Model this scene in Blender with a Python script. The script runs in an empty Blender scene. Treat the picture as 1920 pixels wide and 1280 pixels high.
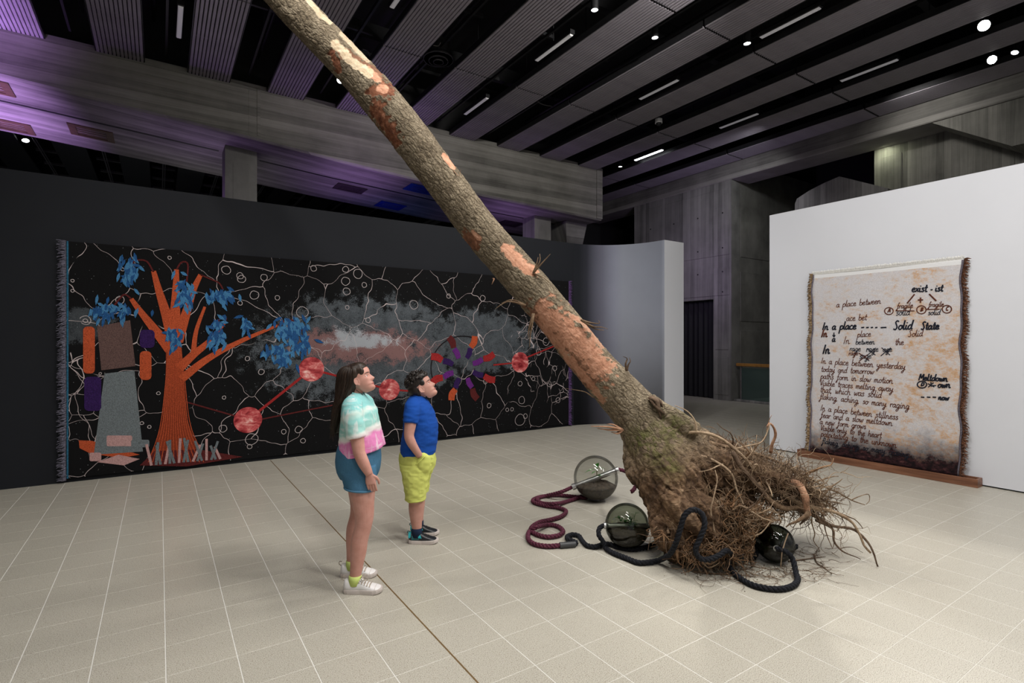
import bpy, bmesh, math, random
import numpy as np
from mathutils import Vector, Matrix, Euler

# ------------------------------------------------------------------ camera, world, exposure, big lights
SC = bpy.context.scene
COL = SC.collection
YAW = math.atan2(661.0, 1000.0)             # the room's tile grid is the world grid; the camera is turned against it
CY, SY = math.cos(YAW), math.sin(YAW)
CAM_H = 1.6
cam_data = bpy.data.cameras.new('camera')
cam_data.sensor_width = 36.0
cam_data.lens = 36.0 * 1000.0 / 1920.0
cam_data.clip_start, cam_data.clip_end = 0.05, 100
cam = bpy.data.objects.new('camera', cam_data)
COL.objects.link(cam)
cam.location = (0, 0, CAM_H)
cam.rotation_euler = (math.pi / 2, 0, -YAW)
SC.camera = cam

vs = SC.view_settings
SC.display_settings.display_device = 'sRGB'
vs.view_transform = 'Standard'
vs.look = 'None'
vs.exposure = 0.12
vs.gamma = 1.0
vs.use_curve_mapping = False

world = bpy.data.worlds.new('world')
SC.world = world
world.use_nodes = True
world.node_tree.nodes['Background'].inputs[0].default_value = (0.50, 0.47, 0.50, 1)
world.node_tree.nodes['Background'].inputs[1].default_value = 0.004

def P(u, v, d):
    """point of the room that stands d metres deep in view direction at photo pixel (u, v)"""
    X = (u - 960.0) / 1000.0 * d
    return Vector((CY * X + SY * d, -SY * X + CY * d, CAM_H - (v - 640.0) / 1000.0 * d))

def G(u, v, h=0.0):
    """point at height h above the floor at photo pixel (u, v)"""
    return P(u, v, (CAM_H - h) / (v - 640.0) * 1000.0)

def cam_xyz(X, d, z):
    return Vector((CY * X + SY * d, -SY * X + CY * d, z))

def spot(loc, target, power, angle=60, blend=0.6, radius=0.06, color=(1, 0.95, 0.88)):
    l = bpy.data.lights.new('spot_lamp', 'SPOT')
    l.energy = power
    l.spot_size = math.radians(angle)
    l.spot_blend = blend
    l.shadow_soft_size = radius
    l.color = color
    o = bpy.data.objects.new('spot_lamp', l)
    COL.objects.link(o)
    o.location = loc
    o.rotation_euler = (Vector(target) - Vector(loc)).to_track_quat('-Z', 'Y').to_euler()
    return o

def area(loc, target, power, sx, sy, color=(1, 0.96, 0.9), spread=180):
    l = bpy.data.lights.new('area_lamp', 'AREA')
    l.shape = 'RECTANGLE'
    l.size, l.size_y = sx, sy
    l.energy = power
    l.color = color
    l.spread = math.radians(spread)
    o = bpy.data.objects.new('area_lamp', l)
    COL.objects.link(o)
    o.location = loc
    o.rotation_euler = (Vector(target) - Vector(loc)).to_track_quat('-Z', 'Y').to_euler()
    return o

CEIL = 6.37
WARM = (1, 0.965, 0.915)
COOL = (0.97, 0.98, 1.0)
# track spots hung in the slots between the ceiling panels
spot((9.30, 1.9, 6.2), P(1330, 930, 4.1), 420, 50, 0.8, 0.07, WARM)          # from the right, over the white wall
spot((10.6, 3.1, 6.2), P(850, 520, 4.4), 560, 62, 0.8, 0.07, WARM)
spot((1.4, 7.0, 6.3), P(1450, 1010, 3.8), 800, 26, 0.8, 0.05, WARM)            # back light over the roots
spot((4.0, -0.9, 6.2), P(800, 800, 4.3), 300, 70, 0.9, 0.1, WARM)
spot((1.4, 2.2, 6.2), (7.6, 2.6, 1.4), 450, 75, 0.9, 0.1, COOL)              # on the white wall and its text
spot((0.1, 3.4, 6.2), (1.5, 7.8, 1.2), 260, 80, 1.0, 0.08, WARM)               # on the tapestry
spot((4.0, 4.2, 6.2), (4.6, 7.8, 1.2), 260, 80, 1.0, 0.08, WARM)
spot((-2.4, 1.2, 6.2), (-0.4, 4.0, 0), 90, 80, 1.0, 0.1, WARM)
spot((10.9, 6.5, 6.2), (12.8, 9.6, 3.6), 170, 110, 1.0, 0.08, COOL)  # added spot without a fitting, brightens the far concrete wall
spot((11.4, 4.4, 6.3), (13.6, 4.0, 5.0), 55, 120, 1.0, 0.08, WARM)  # added spot without a fitting, brightens the recess and concrete block
spot((5.4, 3.0, 6.2), (6.0, 11.1, 5.4), 560, 85, 1.0, 0.08, WARM)
spot((4.0, 5.0, 6.2), (8.0, 6.6, 1.2), 180, 60, 1.0, 0.08, COOL)
# unseen area lamps added in the slots for even fill
for (bx, ay, e) in ((1.45, 1.2, 110), (4.05, 0.6, 115), (2.75, 3.2, 80), (5.3, -1.6, 110), (0.15, -1.5, 80), (-1.1, 2.6, 40)):
    area((bx, ay, 6.32), (bx, ay, 0), e, 0.3, 2.6, (1, 0.965, 0.92))
# coloured light of the next room on the concrete
VIOLET = (0.62, 0.34, 1.0)
area((-2.6, 11.2, 3.5), (-2.6, 11.9, 6.0), 85, 0.3, 5.0, VIOLET, 70)
area((0.75, 11.9, 3.6), (0.9, 12.0, 5.5), 7, 0.2, 0.5, VIOLET)
area((3.6, 11.2, 3.5), (3.6, 11.6, 5.4), 10, 0.3, 3.6, VIOLET, 100)
area((7.6, 11.6, 3.5), (7.8, 11.9, 5.2), 5, 0.3, 1.6, VIOLET, 120)
area((10.6, 8.6, 3.4), (12.8, 9.6, 4.0), 16, 0.4, 1.0, (0.70, 0.52, 1.0))
area((5.0, 13.2, 3.5), (5.0, 13.4, 5.4), 2.5, 0.4, 1.0, (0.04, 0.2, 1.0))
area((1.0, 15.2, 3.2), (0.6, 13.4, 5.6), 8, 0.5, 6.0, (1.0, 0.98, 0.9), 120)
area((-1.0, 19.0, 2.0), (-1.0, 19.5, 6.0), 10, 1.0, 4.0, (0.9, 0.95, 1.0))

# ------------------------------------------------------------------ helpers
def srgb(r, g, b):
    def f(c):
        c /= 255.0
        return c / 12.92 if c <= 0.04045 else ((c + 0.055) / 1.055) ** 2.4
    return (f(r), f(g), f(b), 1.0)

class NT:
    """small node helper"""
    def __init__(self, name):
        self.m = bpy.data.materials.new(name)
        self.m.use_nodes = True
        self.t = self.m.node_tree
        self.bsdf = self.t.nodes['Principled BSDF']
        self.out = self.t.nodes['Material Output']
    def n(self, kind, **kw):
        x = self.t.nodes.new(kind)
        for k, v in kw.items():
            setattr(x, k, v)
        return x
    def link(self, a, b):
        self.t.links.new(a, b)
    def inp(self, node, key, val):
        if hasattr(val, 'is_output') or isinstance(val, bpy.types.NodeSocket):
            self.link(val, node.inputs[key])
        elif val is not None:
            node.inputs[key].default_value = val
    def coord(self, kind='Object', scale=(1, 1, 1), rot=(0, 0, 0), loc=(0, 0, 0)):
        if kind == 'Position':
            s = self.n('ShaderNodeNewGeometry').outputs['Position']
        else:
            s = self.n('ShaderNodeTexCoord').outputs[kind]
        mp = self.n('ShaderNodeMapping')
        mp.inputs['Scale'].default_value = scale
        mp.inputs['Rotation'].default_value = rot
        mp.inputs['Location'].default_value = loc
        self.link(s, mp.inputs['Vector'])
        return mp.outputs['Vector']
    def noise(self, vec, scale=5, detail=4, rough=0.55, dist=0.0):
        x = self.n('ShaderNodeTexNoise')
        self.link(vec, x.inputs['Vector'])
        x.inputs['Scale'].default_value = scale
        x.inputs['Detail'].default_value = detail
        x.inputs['Roughness'].default_value = rough
        x.inputs['Distortion'].default_value = dist
        return x.outputs['Fac']
    def voronoi(self, vec, scale=5, feature='F1', out='Distance', rand=1.0):
        x = self.n('ShaderNodeTexVoronoi', feature=feature)
        self.link(vec, x.inputs['Vector'])
        x.inputs['Scale'].default_value = scale
        x.inputs['Randomness'].default_value = rand
        return x.outputs[out]
    def ramp(self, fac, stops, interp='LINEAR'):
        x = self.n('ShaderNodeValToRGB')
        x.color_ramp.interpolation = interp
        el = x.color_ramp.elements
        while len(el) > 1:
            el.remove(el[-1])
        for i, (p, c) in enumerate(stops):
            e = el[0] if i == 0 else el.new(p)
            e.position = p
            e.color = c if len(c) == 4 else tuple(c) + (1,)
        self.link(fac, x.inputs['Fac'])
        return x.outputs['Color']
    def mix(self, fac, a, b, blend='MIX'):
        x = self.n('ShaderNodeMix', data_type='RGBA', blend_type=blend)
        self.inp(x, 0, fac)
        self.inp(x, 6, a)
        self.inp(x, 7, b)
        return x.outputs[2]
    def math(self, op, a, b=None, c=None, clamp=False):
        x = self.n('ShaderNodeMath', operation=op, use_clamp=clamp)
        self.inp(x, 0, a)
        if b is not None:
            self.inp(x, 1, b)
        if c is not None:
            self.inp(x, 2, c)
        return x.outputs[0]
    def sep(self, vec):
        x = self.n('ShaderNodeSeparateXYZ')
        self.link(vec, x.inputs[0])
        return x.outputs
    def bump(self, height, strength=0.3, distance=0.01):
        x = self.n('ShaderNodeBump')
        x.inputs['Strength'].default_value = strength
        x.inputs['Distance'].default_value = distance
        self.link(height, x.inputs['Height'])
        self.link(x.outputs[0], self.bsdf.inputs['Normal'])
    def set(self, color=None, rough=None, metal=None, spec=None, **kw):
        for k, v in (('Base Color', color), ('Roughness', rough), ('Metallic', metal), ('Specular IOR Level', spec)):
            if v is not None:
                self.inp(self.bsdf, k, v)
        for k, v in kw.items():
            self.inp(self.bsdf, k, v)
        return self.m

def plain(name, col, rough=0.6, metal=0.0, var=0.12, scale=30, bump=0.0, spec=0.5, coord='Object'):
    """procedural: a colour with a little noise"""
    N = NT(name)
    v = N.coord(coord)
    f = N.noise(v, scale, 4)
    a = tuple(c * (1 - var) for c in col[:3]) + (1,)
    b = tuple(min(1, c * (1 + var)) for c in col[:3]) + (1,)
    N.set(N.ramp(f, [(0.3, a), (0.7, b)]), rough, metal, spec)
    if bump:
        N.bump(f, bump, 0.005)
    return N.m

def emit(name, col, strength):
    N = NT(name)
    N.set((0.8, 0.8, 0.8, 1), 0.5)
    N.bsdf.inputs['Emission Color'].default_value = tuple(col[:3]) + (1,)
    N.bsdf.inputs['Emission Strength'].default_value = strength
    return N.m

# numpy noise
def _hash(ix, iy, iz, seed):
    h = (ix * 374761393 + iy * 668265263 + iz * 2147483647 + seed * 1274126177) & 0xFFFFFFFF
    h = ((h ^ (h >> 13)) * 1274126177) & 0xFFFFFFFF
    h = h ^ (h >> 16)
    return (h & 0xFFFFFF) / float(0xFFFFFF)

def vnoise(p, seed=0):
    p = np.asarray(p, dtype=np.float64)
    i = np.floor(p).astype(np.int64)
    f = p - i
    f = f * f * (3 - 2 * f)
    r = 0
    for dx in (0, 1):
        for dy in (0, 1):
            for dz in (0, 1):
                w = (f[:, 0] if dx else 1 - f[:, 0]) * (f[:, 1] if dy else 1 - f[:, 1]) * (f[:, 2] if dz else 1 - f[:, 2])
                r = r + w * _hash(i[:, 0] + dx, i[:, 1] + dy, i[:, 2] + dz, seed)
    return r

def fbm(p, octaves=4, seed=0):
    p = np.asarray(p, dtype=np.float64)
    r, a, t = 0, 0.5, 0
    for k in range(octaves):
        r = r + a * vnoise(p * (2 ** k) + 17.3 * k, seed + k)
        t += a
        a *= 0.5
    return r / t

def worley2(x, y, seed=0):
    ix, iy = np.floor(x).astype(np.int64), np.floor(y).astype(np.int64)
    f1 = np.full(x.shape, 9.0)
    f2 = np.full(x.shape, 9.0)
    cid = np.zeros(x.shape)
    for dx in (-1, 0, 1):
        for dy in (-1, 0, 1):
            cx, cy = ix + dx, iy + dy
            px = cx + 0.15 + 0.7 * _hash(cx, cy, 0, seed)
            py = cy + 0.15 + 0.7 * _hash(cx, cy, 1, seed)
            d = np.hypot(px - x, py - y)
            h = _hash(cx, cy, 2, seed)
            closer = d < f1
            f2 = np.where(closer, f1, np.minimum(f2, d))
            cid = np.where(closer, h, cid)
            f1 = np.where(closer, d, f1)
    return f1, f2, cid

def catmull(pts, n):
    """n samples through control points (any dimension)"""
    P_ = np.asarray([list(p) for p in pts], dtype=float)
    k = len(P_)
    if k == 2:
        t = np.linspace(0, 1, n)[:, None]
        return P_[0] * (1 - t) + P_[1] * t
    ext = np.vstack([2 * P_[0] - P_[1], P_, 2 * P_[-1] - P_[-2]])
    seg = np.linalg.norm(np.diff(P_[:, :3], axis=0), axis=1)
    cum = np.concatenate([[0], np.cumsum(seg)])
    out = []
    for s in np.linspace(0, cum[-1], n):
        i = min(max(int(np.searchsorted(cum, s, side='right')) - 1, 0), k - 2)
        t = (s - cum[i]) / max(seg[i], 1e-9)
        a, b, c, d = ext[i], ext[i + 1], ext[i + 2], ext[i + 3]
        out.append(0.5 * ((2 * b) + (-a + c) * t + (2 * a - 5 * b + 4 * c - d) * t * t + (-a + 3 * b - 3 * c + d) * t ** 3))
    return np.array(out)

class MB:
    """collects shapes into one mesh"""
    def __init__(self):
        self.v, self.f, self.mi = [], [], []
        self.cur = 0
    def add(self, verts, faces):
        o = len(self.v)
        self.v.extend([tuple(map(float, p)) for p in verts])
        self.f.extend([tuple(i + o for i in f) for f in faces])
        self.mi.extend([self.cur] * len(faces))
        return self
    def box(self, x0, x1, y0, y1, z0, z1, bev=0.0):
        if bev <= 0:
            v = [(x, y, z) for z in (z0, z1) for y in (y0, y1) for x in (x0, x1)]
            return self.add(v, [(0, 2, 3, 1), (4, 5, 7, 6), (0, 1, 5, 4), (2, 6, 7, 3), (0, 4, 6, 2), (1, 3, 7, 5)])
        b = bev
        # chamfered on the four vertical-axis rings top and bottom
        rings = []
        for (z, i) in ((z0, b), (z0 + b, 0), (z1 - b, 0), (z1, b)):
            rings.append([(x0 + i, y0 + i, z), (x1 - i, y0 + i, z), (x1 - i, y1 - i, z), (x0 + i, y1 - i, z)])
        v = [p for r in rings for p in r]
        f = [(3, 2, 1, 0), (12, 13, 14, 15)]
        for k in range(3):
            for j in range(4):
                f.append((k * 4 + j, k * 4 + (j + 1) % 4, (k + 1) * 4 + (j + 1) % 4, (k + 1) * 4 + j))
        return self.add(v, f)
    def loft(self, rings, cap=True, closed=True):
        n = len(rings[0])
        v = [p for r in rings for p in r]
        f = []
        m = n if closed else n - 1
        for k in range(len(rings) - 1):
            for j in range(m):
                a, b = k * n + j, k * n + (j + 1) % n
                f.append((a, b, b + n, a + n))
        if cap and closed:
            f.append(tuple(range(n - 1, -1, -1)))
            o = (len(rings) - 1) * n
            f.append(tuple(range(o, o + n)))
        return self.add(v, f)
    def tube(self, pts, radii, sides=8, cap=True, flat=None, twist=0.0):
        pts = np.asarray([list(p) for p in pts], dtype=float)
        n = len(pts)
        if np.isscalar(radii):
            radii = [radii] * n
        T = np.gradient(pts, axis=0)
        T /= np.maximum(np.linalg.norm(T, axis=1), 1e-9)[:, None]
        up = np.array([0, 0, 1.0])
        if abs(T[0] @ up) > 0.92:
            up = np.array([1.0, 0, 0])
        nrm = np.cross(T[0], up)
        nrm /= np.linalg.norm(nrm)
        rings = []
        for i in range(n):
            nrm = nrm - T[i] * (nrm @ T[i])
            l = np.linalg.norm(nrm)
            nrm = nrm / l if l > 1e-6 else np.cross(T[i], [0.3, 0.5, 0.8])
            bn = np.cross(T[i], nrm)
            fl = flat if flat else 1.0
            ring = []
            for j in range(sides):
                a = 2 * math.pi * j / sides + twist * i
                ring.append(pts[i] + radii[i] * (math.cos(a) * nrm + fl * math.sin(a) * bn))
            rings.append(ring)
        return self.loft(rings, cap)
    def ell(self, c, rx, ry, rz, nu=16, nv=10, rot=None):
        c = Vector(c)
        v, f = [], []
        for i in range(nv + 1):
            ph = math.pi * i / nv
            for j in range(nu):
                th = 2 * math.pi * j / nu
                p = Vector((rx * math.sin(ph) * math.cos(th), ry * math.sin(ph) * math.sin(th), rz * math.cos(ph)))
                if rot is not None:
                    p = rot @ p
                v.append(c + p)
        for i in range(nv):
            for j in range(nu):
                a, b = i * nu + j, i * nu + (j + 1) % nu
                f.append((a, a + nu, b + nu, b))
        return self.add(v, f)
    def lathe(self, prof, c=(0, 0, 0), n=24, axis=None):
        """prof: list of (r, h) along axis"""
        c = Vector(c)
        q = Vector((0, 0, 1)).rotation_difference(Vector(axis).normalized()) if axis is not None else None
        rings = []
        for r, h in prof:
            ring = []
            for j in range(n):
                a = 2 * math.pi * j / n
                p = Vector((r * math.cos(a), r * math.sin(a), h))
                ring.append(c + (q @ p if q else p))
            rings.append(ring)
        return self.loft(rings, True)
    def poly(self, pts, thick, normal):
        """flat outline with a real thickness"""
        n = len(pts)
        nv = Vector(normal) * thick
        a = [Vector(p) for p in pts]
        v = a + [p + nv for p in a]
        f = [tuple(range(n, 2 * n)), tuple(range(n - 1, -1, -1))]
        for i in range(n):
            j = (i + 1) % n
            f.append((i, j, j + n, i + n))
        return self.add(v, f)
    def mesh(self, name, mats, smooth=False):
        me = bpy.data.meshes.new(name)
        me.from_pydata(self.v, [], self.f)
        if not isinstance(mats, (list, tuple)):
            mats = [mats]
        for m in mats:
            me.materials.append(m)
        if len(mats) > 1:
            me.polygons.foreach_set('material_index', self.mi)
        if smooth:
            me.polygons.foreach_set('use_smooth', [True] * len(me.polygons))
        me.update()
        return me

def fix_normals(me):
    bm = bmesh.new()
    bm.from_mesh(me)
    bmesh.ops.recalc_face_normals(bm, faces=bm.faces)
    bm.to_mesh(me)
    bm.free()

def obj(name, mb, mats, parent=None, smooth=False, kind=None, label=None, cat=None, group=None, fix=True, loc=None):
    me = mb.mesh(name, mats, smooth) if isinstance(mb, MB) else mb
    if fix and isinstance(mb, MB):
        fix_normals(me)
    o = bpy.data.objects.new(name, me)
    COL.objects.link(o)
    if parent is not None:
        o.parent = parent
        if kind == 'local':
            kind = None
    if loc is not None:
        o.location = loc
    tag(o, label, cat, group, kind)
    return o

def tag(o, label=None, cat=None, group=None, kind=None):
    if label:
        o['label'] = label
    if cat:
        o['category'] = cat
    if group:
        o['group'] = group
    if kind:
        o['kind'] = kind
    return o

def thing(name, label, cat, loc=(0, 0, 0), rz=0.0, group=None):
    o = bpy.data.objects.new(name, None)
    o.empty_display_size = 0.1
    COL.objects.link(o)
    o.location = loc
    o.rotation_euler = (0, 0, rz)
    return tag(o, label, cat, group)

def wchild(name, mb, mats, root, **kw):
    """child built in world coordinates under an Empty that only has a location"""
    o = obj(name, mb, mats, root, **kw)
    o.location = -Vector(root.location)
    return o

def voxel(mb, size, smooth=2, factor=0.5):
    """union of closed shapes as one continuous surface"""
    me = mb.mesh('tmp', [])
    fix_normals(me)
    o = bpy.data.objects.new('tmp', me)
    COL.objects.link(o)
    m = o.modifiers.new('r', 'REMESH')
    m.mode = 'VOXEL'
    m.voxel_size = size
    if smooth:
        s = o.modifiers.new('s', 'SMOOTH')
        s.iterations = smooth
        s.factor = factor
    dg = bpy.context.evaluated_depsgraph_get()
    dg.update()
    r = bpy.data.meshes.new_from_object(o.evaluated_get(dg))
    bpy.data.objects.remove(o)
    bpy.data.meshes.remove(me)
    r.polygons.foreach_set('use_smooth', [True] * len(r.polygons))
    return r

def get_co(me):
    a = np.empty(len(me.vertices) * 3)
    me.vertices.foreach_get('co', a)
    return a.reshape(-1, 3)

def get_no(me):
    a = np.empty(len(me.vertices) * 3)
    me.vertices.foreach_get('normal', a)
    return a.reshape(-1, 3)

def set_co(me, a):
    me.vertices.foreach_set('co', np.asarray(a, dtype=np.float64).ravel())
    me.update()

def point_attr(me, name, rgb):
    at = me.color_attributes.new(name, 'FLOAT_COLOR', 'POINT')
    rgba = np.ones((len(me.vertices), 4))
    rgba[:, :3] = rgb
    at.data.foreach_set('color', rgba.ravel())

# ------------------------------------------------------------------ materials of the place
def concrete(name, tone, along, warm=(1.0, 0.965, 0.88), board=0.16, contrast=0.55):
    """board-marked concrete; along = world axis the boards run along ('x' or 'z' upright boards on an x-face)"""
    N = NT(name)
    pos = N.coord('Position')
    s = N.sep(pos)
    across = N.math('ADD', s[2], s[1]) if along == 'x' else (s[2] if along == 'y' else s[1])
    b = N.math('DIVIDE', across, board)
    fl = N.math('FLOOR', b)
    fr = N.math('FRACT', b)
    wn = N.n('ShaderNodeTexWhiteNoise', noise_dimensions='1D')
    N.link(fl, wn.inputs['W'])
    if along == 'x':
        st = N.coord('Position', (0.35, 9, 9))
        st2 = N.coord('Position', (1.2, 40, 40))
    elif along == 'y':
        st = N.coord('Position', (1, 0.35, 9))
        st2 = N.coord('Position', (1, 1.2, 40))
    else:
        st = N.coord('Position', (1, 9, 0.35))
        st2 = N.coord('Position', (1, 40, 1.2))
    streak = N.noise(st, 1.0, 6, 0.65)
    grain = N.noise(st2, 1.0, 4, 0.6)
    cloud = N.noise(pos, 1.1, 5, 0.6)
    f = N.math('MULTIPLY_ADD', streak, 0.45, N.math('MULTIPLY', cloud, 0.45))
    f = N.math('ADD', f, N.math('MULTIPLY', grain, 0.2))
    f = N.math('ADD', f, N.math('MULTIPLY_ADD', wn.outputs[0], 0.22, -0.16))
    lo = tuple(tone * (1 - contrast) * w for w in warm)
    hi = tuple(tone * (1 + contrast) * w for w in warm)
    c = N.ramp(f, [(0.28, lo), (0.72, hi)])
    joint = N.math('LESS_THAN', fr, 0.06)
    c = N.mix(N.math('MULTIPLY', joint, 0.35), c, tuple(tone * 0.45 * w for w in warm) + (1,))
    h = N.math('SUBTRACT', N.math('ADD', N.math('MULTIPLY', grain, 0.5), N.math('MULTIPLY', wn.outputs[0], 0.5)), N.math('MULTIPLY', joint, 0.8))
    N.bump(h, 0.5, 0.012)
    return N.set(c, 0.85, 0, 0.25)

M = {}
M['concrete_h'] = concrete('board_marked_concrete', 0.23, 'x')
M['concrete_soffit'] = concrete('board_marked_soffit', 0.24, 'x', (1.0, 0.97, 0.90))
M['concrete_v'] = concrete('upright_board_concrete', 0.2, 'z', (1.0, 0.98, 0.93), 0.13)
M['concrete_y'] = concrete('long_board_concrete', 0.2, 'y', (1.0, 0.97, 0.90))
M['concrete_dark'] = concrete('shaded_bay_concrete', 0.19, 'z', (1.0, 0.98, 0.88), 0.13)

def floor_mat():
    N = NT('terrazzo_tile')
    pos = N.coord('Position')
    s = N.sep(pos)
    tx = N.math('FLOOR', N.math('DIVIDE', N.math('SUBTRACT', s[0], 0.026), 0.305))
    ty = N.math('FLOOR', N.math('DIVIDE', N.math('SUBTRACT', s[1], 3.037), 0.3))
    cv = N.n('ShaderNodeCombineXYZ')
    N.link(tx, cv.inputs[0])
    N.link(ty, cv.inputs[1])
    wn = N.n('ShaderNodeTexWhiteNoise', noise_dimensions='3D')
    N.link(cv.outputs[0], wn.inputs['Vector'])
    sp = N.noise(pos, 240, 2, 0.7)
    sp2 = N.noise(pos, 130, 2, 0.6)
    base = N.ramp(sp, [(0.34, (0.10, 0.085, 0.068)), (0.43, (0.42, 0.395, 0.335)), (0.6, (0.53, 0.505, 0.43)), (0.72, (0.66, 0.64, 0.58))])
    base = N.mix(N.ramp(sp2, [(0.32, (1, 1, 1)), (0.40, (0, 0, 0))]), base, (0.25, 0.205, 0.155, 1))
    big = N.noise(pos, 0.9, 4, 0.6)
    k = N.math('ADD', N.math('MULTIPLY_ADD', wn.outputs[0], 0.04, 0.955), N.math('MULTIPLY_ADD', big, 0.12, -0.06))
    g = N.n('ShaderNodeCombineXYZ')
    for i in range(3):
        N.link(k, g.inputs[i])
    c = N.mix(1.0, base, g.outputs[0], 'MULTIPLY')
    r = N.math('MULTIPLY_ADD', N.noise(pos, 3.0, 4, 0.6), 0.22, 0.24)
    N.bump(sp, 0.015, 0.001)
    return N.set(c, r, 0, 0.45)

M['tile'] = floor_mat()
M['grout'] = plain('pale_grout', (0.68, 0.67, 0.63, 1), 0.8, 0, 0.06, 40)
M['brass'] = plain('bronze_strip', (0.20, 0.125, 0.055, 1), 0.45, 0.3, 0.15, 20)
M['black'] = plain('black_paint', (0.008, 0.008, 0.009, 1), 0.7, 0, 0.2, 6)
M['black_metal'] = plain('black_metal', (0.02, 0.02, 0.022, 1), 0.45, 0.3, 0.2, 20)
M['grey_metal'] = plain('grey_conduit', (0.16, 0.15, 0.15, 1), 0.5, 0.4, 0.2, 10)
M['slat'] = plain('grey_slat', (0.33, 0.305, 0.345, 1), 0.5, 0.1, 0.1, 3)
M['dark_panel'] = plain('black_baffle', (0.012, 0.012, 0.013, 1), 0.7, 0, 0.15, 3)
M['white_wall'] = plain('white_wall_paint', (0.665, 0.675, 0.71, 1), 0.75, 0, 0.012, 1.5, spec=0.2, coord='Position')

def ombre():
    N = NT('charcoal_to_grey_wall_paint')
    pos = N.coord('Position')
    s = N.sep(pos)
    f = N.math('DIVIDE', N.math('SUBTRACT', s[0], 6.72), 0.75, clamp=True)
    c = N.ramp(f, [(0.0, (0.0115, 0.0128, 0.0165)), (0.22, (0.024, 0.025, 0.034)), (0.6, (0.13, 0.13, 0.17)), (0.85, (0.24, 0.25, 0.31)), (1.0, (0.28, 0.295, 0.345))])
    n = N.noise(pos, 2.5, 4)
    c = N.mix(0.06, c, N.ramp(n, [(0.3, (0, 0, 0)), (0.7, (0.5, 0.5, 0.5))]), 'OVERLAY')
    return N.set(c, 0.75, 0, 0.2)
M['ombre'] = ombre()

# ------------------------------------------------------------------ floor
floor = obj('floor', MB().box(-8, 17.5, -5, 16, -0.25, -0.0010), M['grout'], kind='structure')
TX, TY, X0, Y0 = 0.305, 0.300, 0.026, 3.037
def tile_mesh(mb, cx, cy):
    hx, hy, c = TX / 2 - 0.0023, TY / 2 - 0.0012, 0.0014
    r = [[(cx + sx * (hx - i), cy + sy * (hy - i), z) for sx, sy in ((-1, -1), (1, -1), (1, 1), (-1, 1))]
         for z, i in ((-0.006, 0), (-0.0006, 0), (0.0, c))]
    v = [p for q in r for p in q]
    f = [(8, 9, 10, 11)]
    for k in range(2):
        for j in range(4):
            f.append((k * 4 + j, k * 4 + (j + 1) % 4, k * 4 + 4 + (j + 1) % 4, k * 4 + 4 + j))
    mb.add(v, f)
tiles = []
for i in range(-26, 57):
    for j in range(-27, 44):
        cx, cy = X0 + TX * (i + 0.5), Y0 + TY * (j + 0.5)
        if cx < -7.8 or cx > 17.2 or cy < -4.8 or cy > 15.8:
            continue
        d = SY * cx + CY * cy
        x = CY * cx - SY * cy
        seen = d > 1.9 and abs(x / d) < 1.02 and 1.6 / d < 0.68 and cy < 7.84 and not (cx > 7.6 and cy < 4.5)
        tiles.append((0 if seen else 1, d, cx, cy))
tiles.sort()
one = MB()
tile_mesh(one, 0, 0)
tme = one.mesh('tile', M['tile'])
rest = MB()
for k, (h, d, cx, cy) in enumerate(tiles):
    if k < 300:
        o = bpy.data.objects.new('tile', tme)
        COL.objects.link(o)
        o.location = (cx, cy, 0)
        o.parent = floor
    else:
        tile_mesh(rest, cx, cy)
obj('tile', rest, M['tile'], floor, kind='stuff', fix=False)
obj('divider_strip', MB().box(1.2415, 1.2505, -4.8, 7.8, -0.01, 0.0006), M['brass'], floor, label='bronze divider strip between the floor tiles')

# ------------------------------------------------------------------ partition walls
WH = 3.47
inner, outer = [], []
for a in np.linspace(75, 0, 12):            # gentle bend at the far left, outside the frame
    a = math.radians(a)
    inner.append((-1.6 - 3.0 * math.sin(a), 7.84 - 3.0 + 3.0 * math.cos(a)))
    outer.append((-1.6 - 3.5 * math.sin(a), 7.84 - 3.0 + 3.5 * math.cos(a)))
for x in np.linspace(-1.0, 6.5, 16):
    inner.append((x, 7.84))
    outer.append((x, 8.36))
for a in np.linspace(2, 90, 26):
    a = math.radians(a)
    inner.append((6.55 + 1.2 * math.sin(a), 6.64 + 1.2 * math.cos(a)))
    outer.append((6.55 + 1.74 * math.sin(a), 6.64 + 1.74 * math.cos(a)))
def wall_strip(a, b, z0, z1):
    mb = MB()
    n = len(a)
    v = [(x, y, z0) for x, y in a] + [(x, y, z1) for x, y in a] + [(x, y, z1) for x, y in b] + [(x, y, z0) for x, y in b]
    f = []
    for k in range(n - 1):
        f += [(k, k + 1, n + k + 1, n + k), (n + k, n + k + 1, 2 * n + k + 1, 2 * n + k), (2 * n + k, 2 * n + k + 1, 3 * n + k + 1, 3 * n + k), (3 * n + k, 3 * n + k + 1, k + 1, k)]
    f += [(0, n, 2 * n, 3 * n), (n - 1, 4 * n - 1, 3 * n - 1, 2 * n - 1)]
    mb.add(v, f)
    return mb
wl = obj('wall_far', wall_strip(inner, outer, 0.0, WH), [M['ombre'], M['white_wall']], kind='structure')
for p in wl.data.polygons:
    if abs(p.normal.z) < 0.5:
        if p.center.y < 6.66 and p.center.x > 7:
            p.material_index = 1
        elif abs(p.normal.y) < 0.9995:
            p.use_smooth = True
wr = obj('wall_right', MB().box(7.595, 8.1, -4.5, 4.52, 0.016, 3.48), M['white_wall'], kind='structure')
obj('shadow_gap', MB().box(7.63, 8.06, -4.48, 4.49, 0.0, 0.018), M['black'], wr)
obj('wall_back', MB().box(-8, 17.5, -5.2, -5.0, 0, 8.0), M['white_wall'], kind='structure')
obj('wall_left', MB().box(-8.2, -8, -5.2, 16, 0, 8.0), M['black'], kind='structure')

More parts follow.
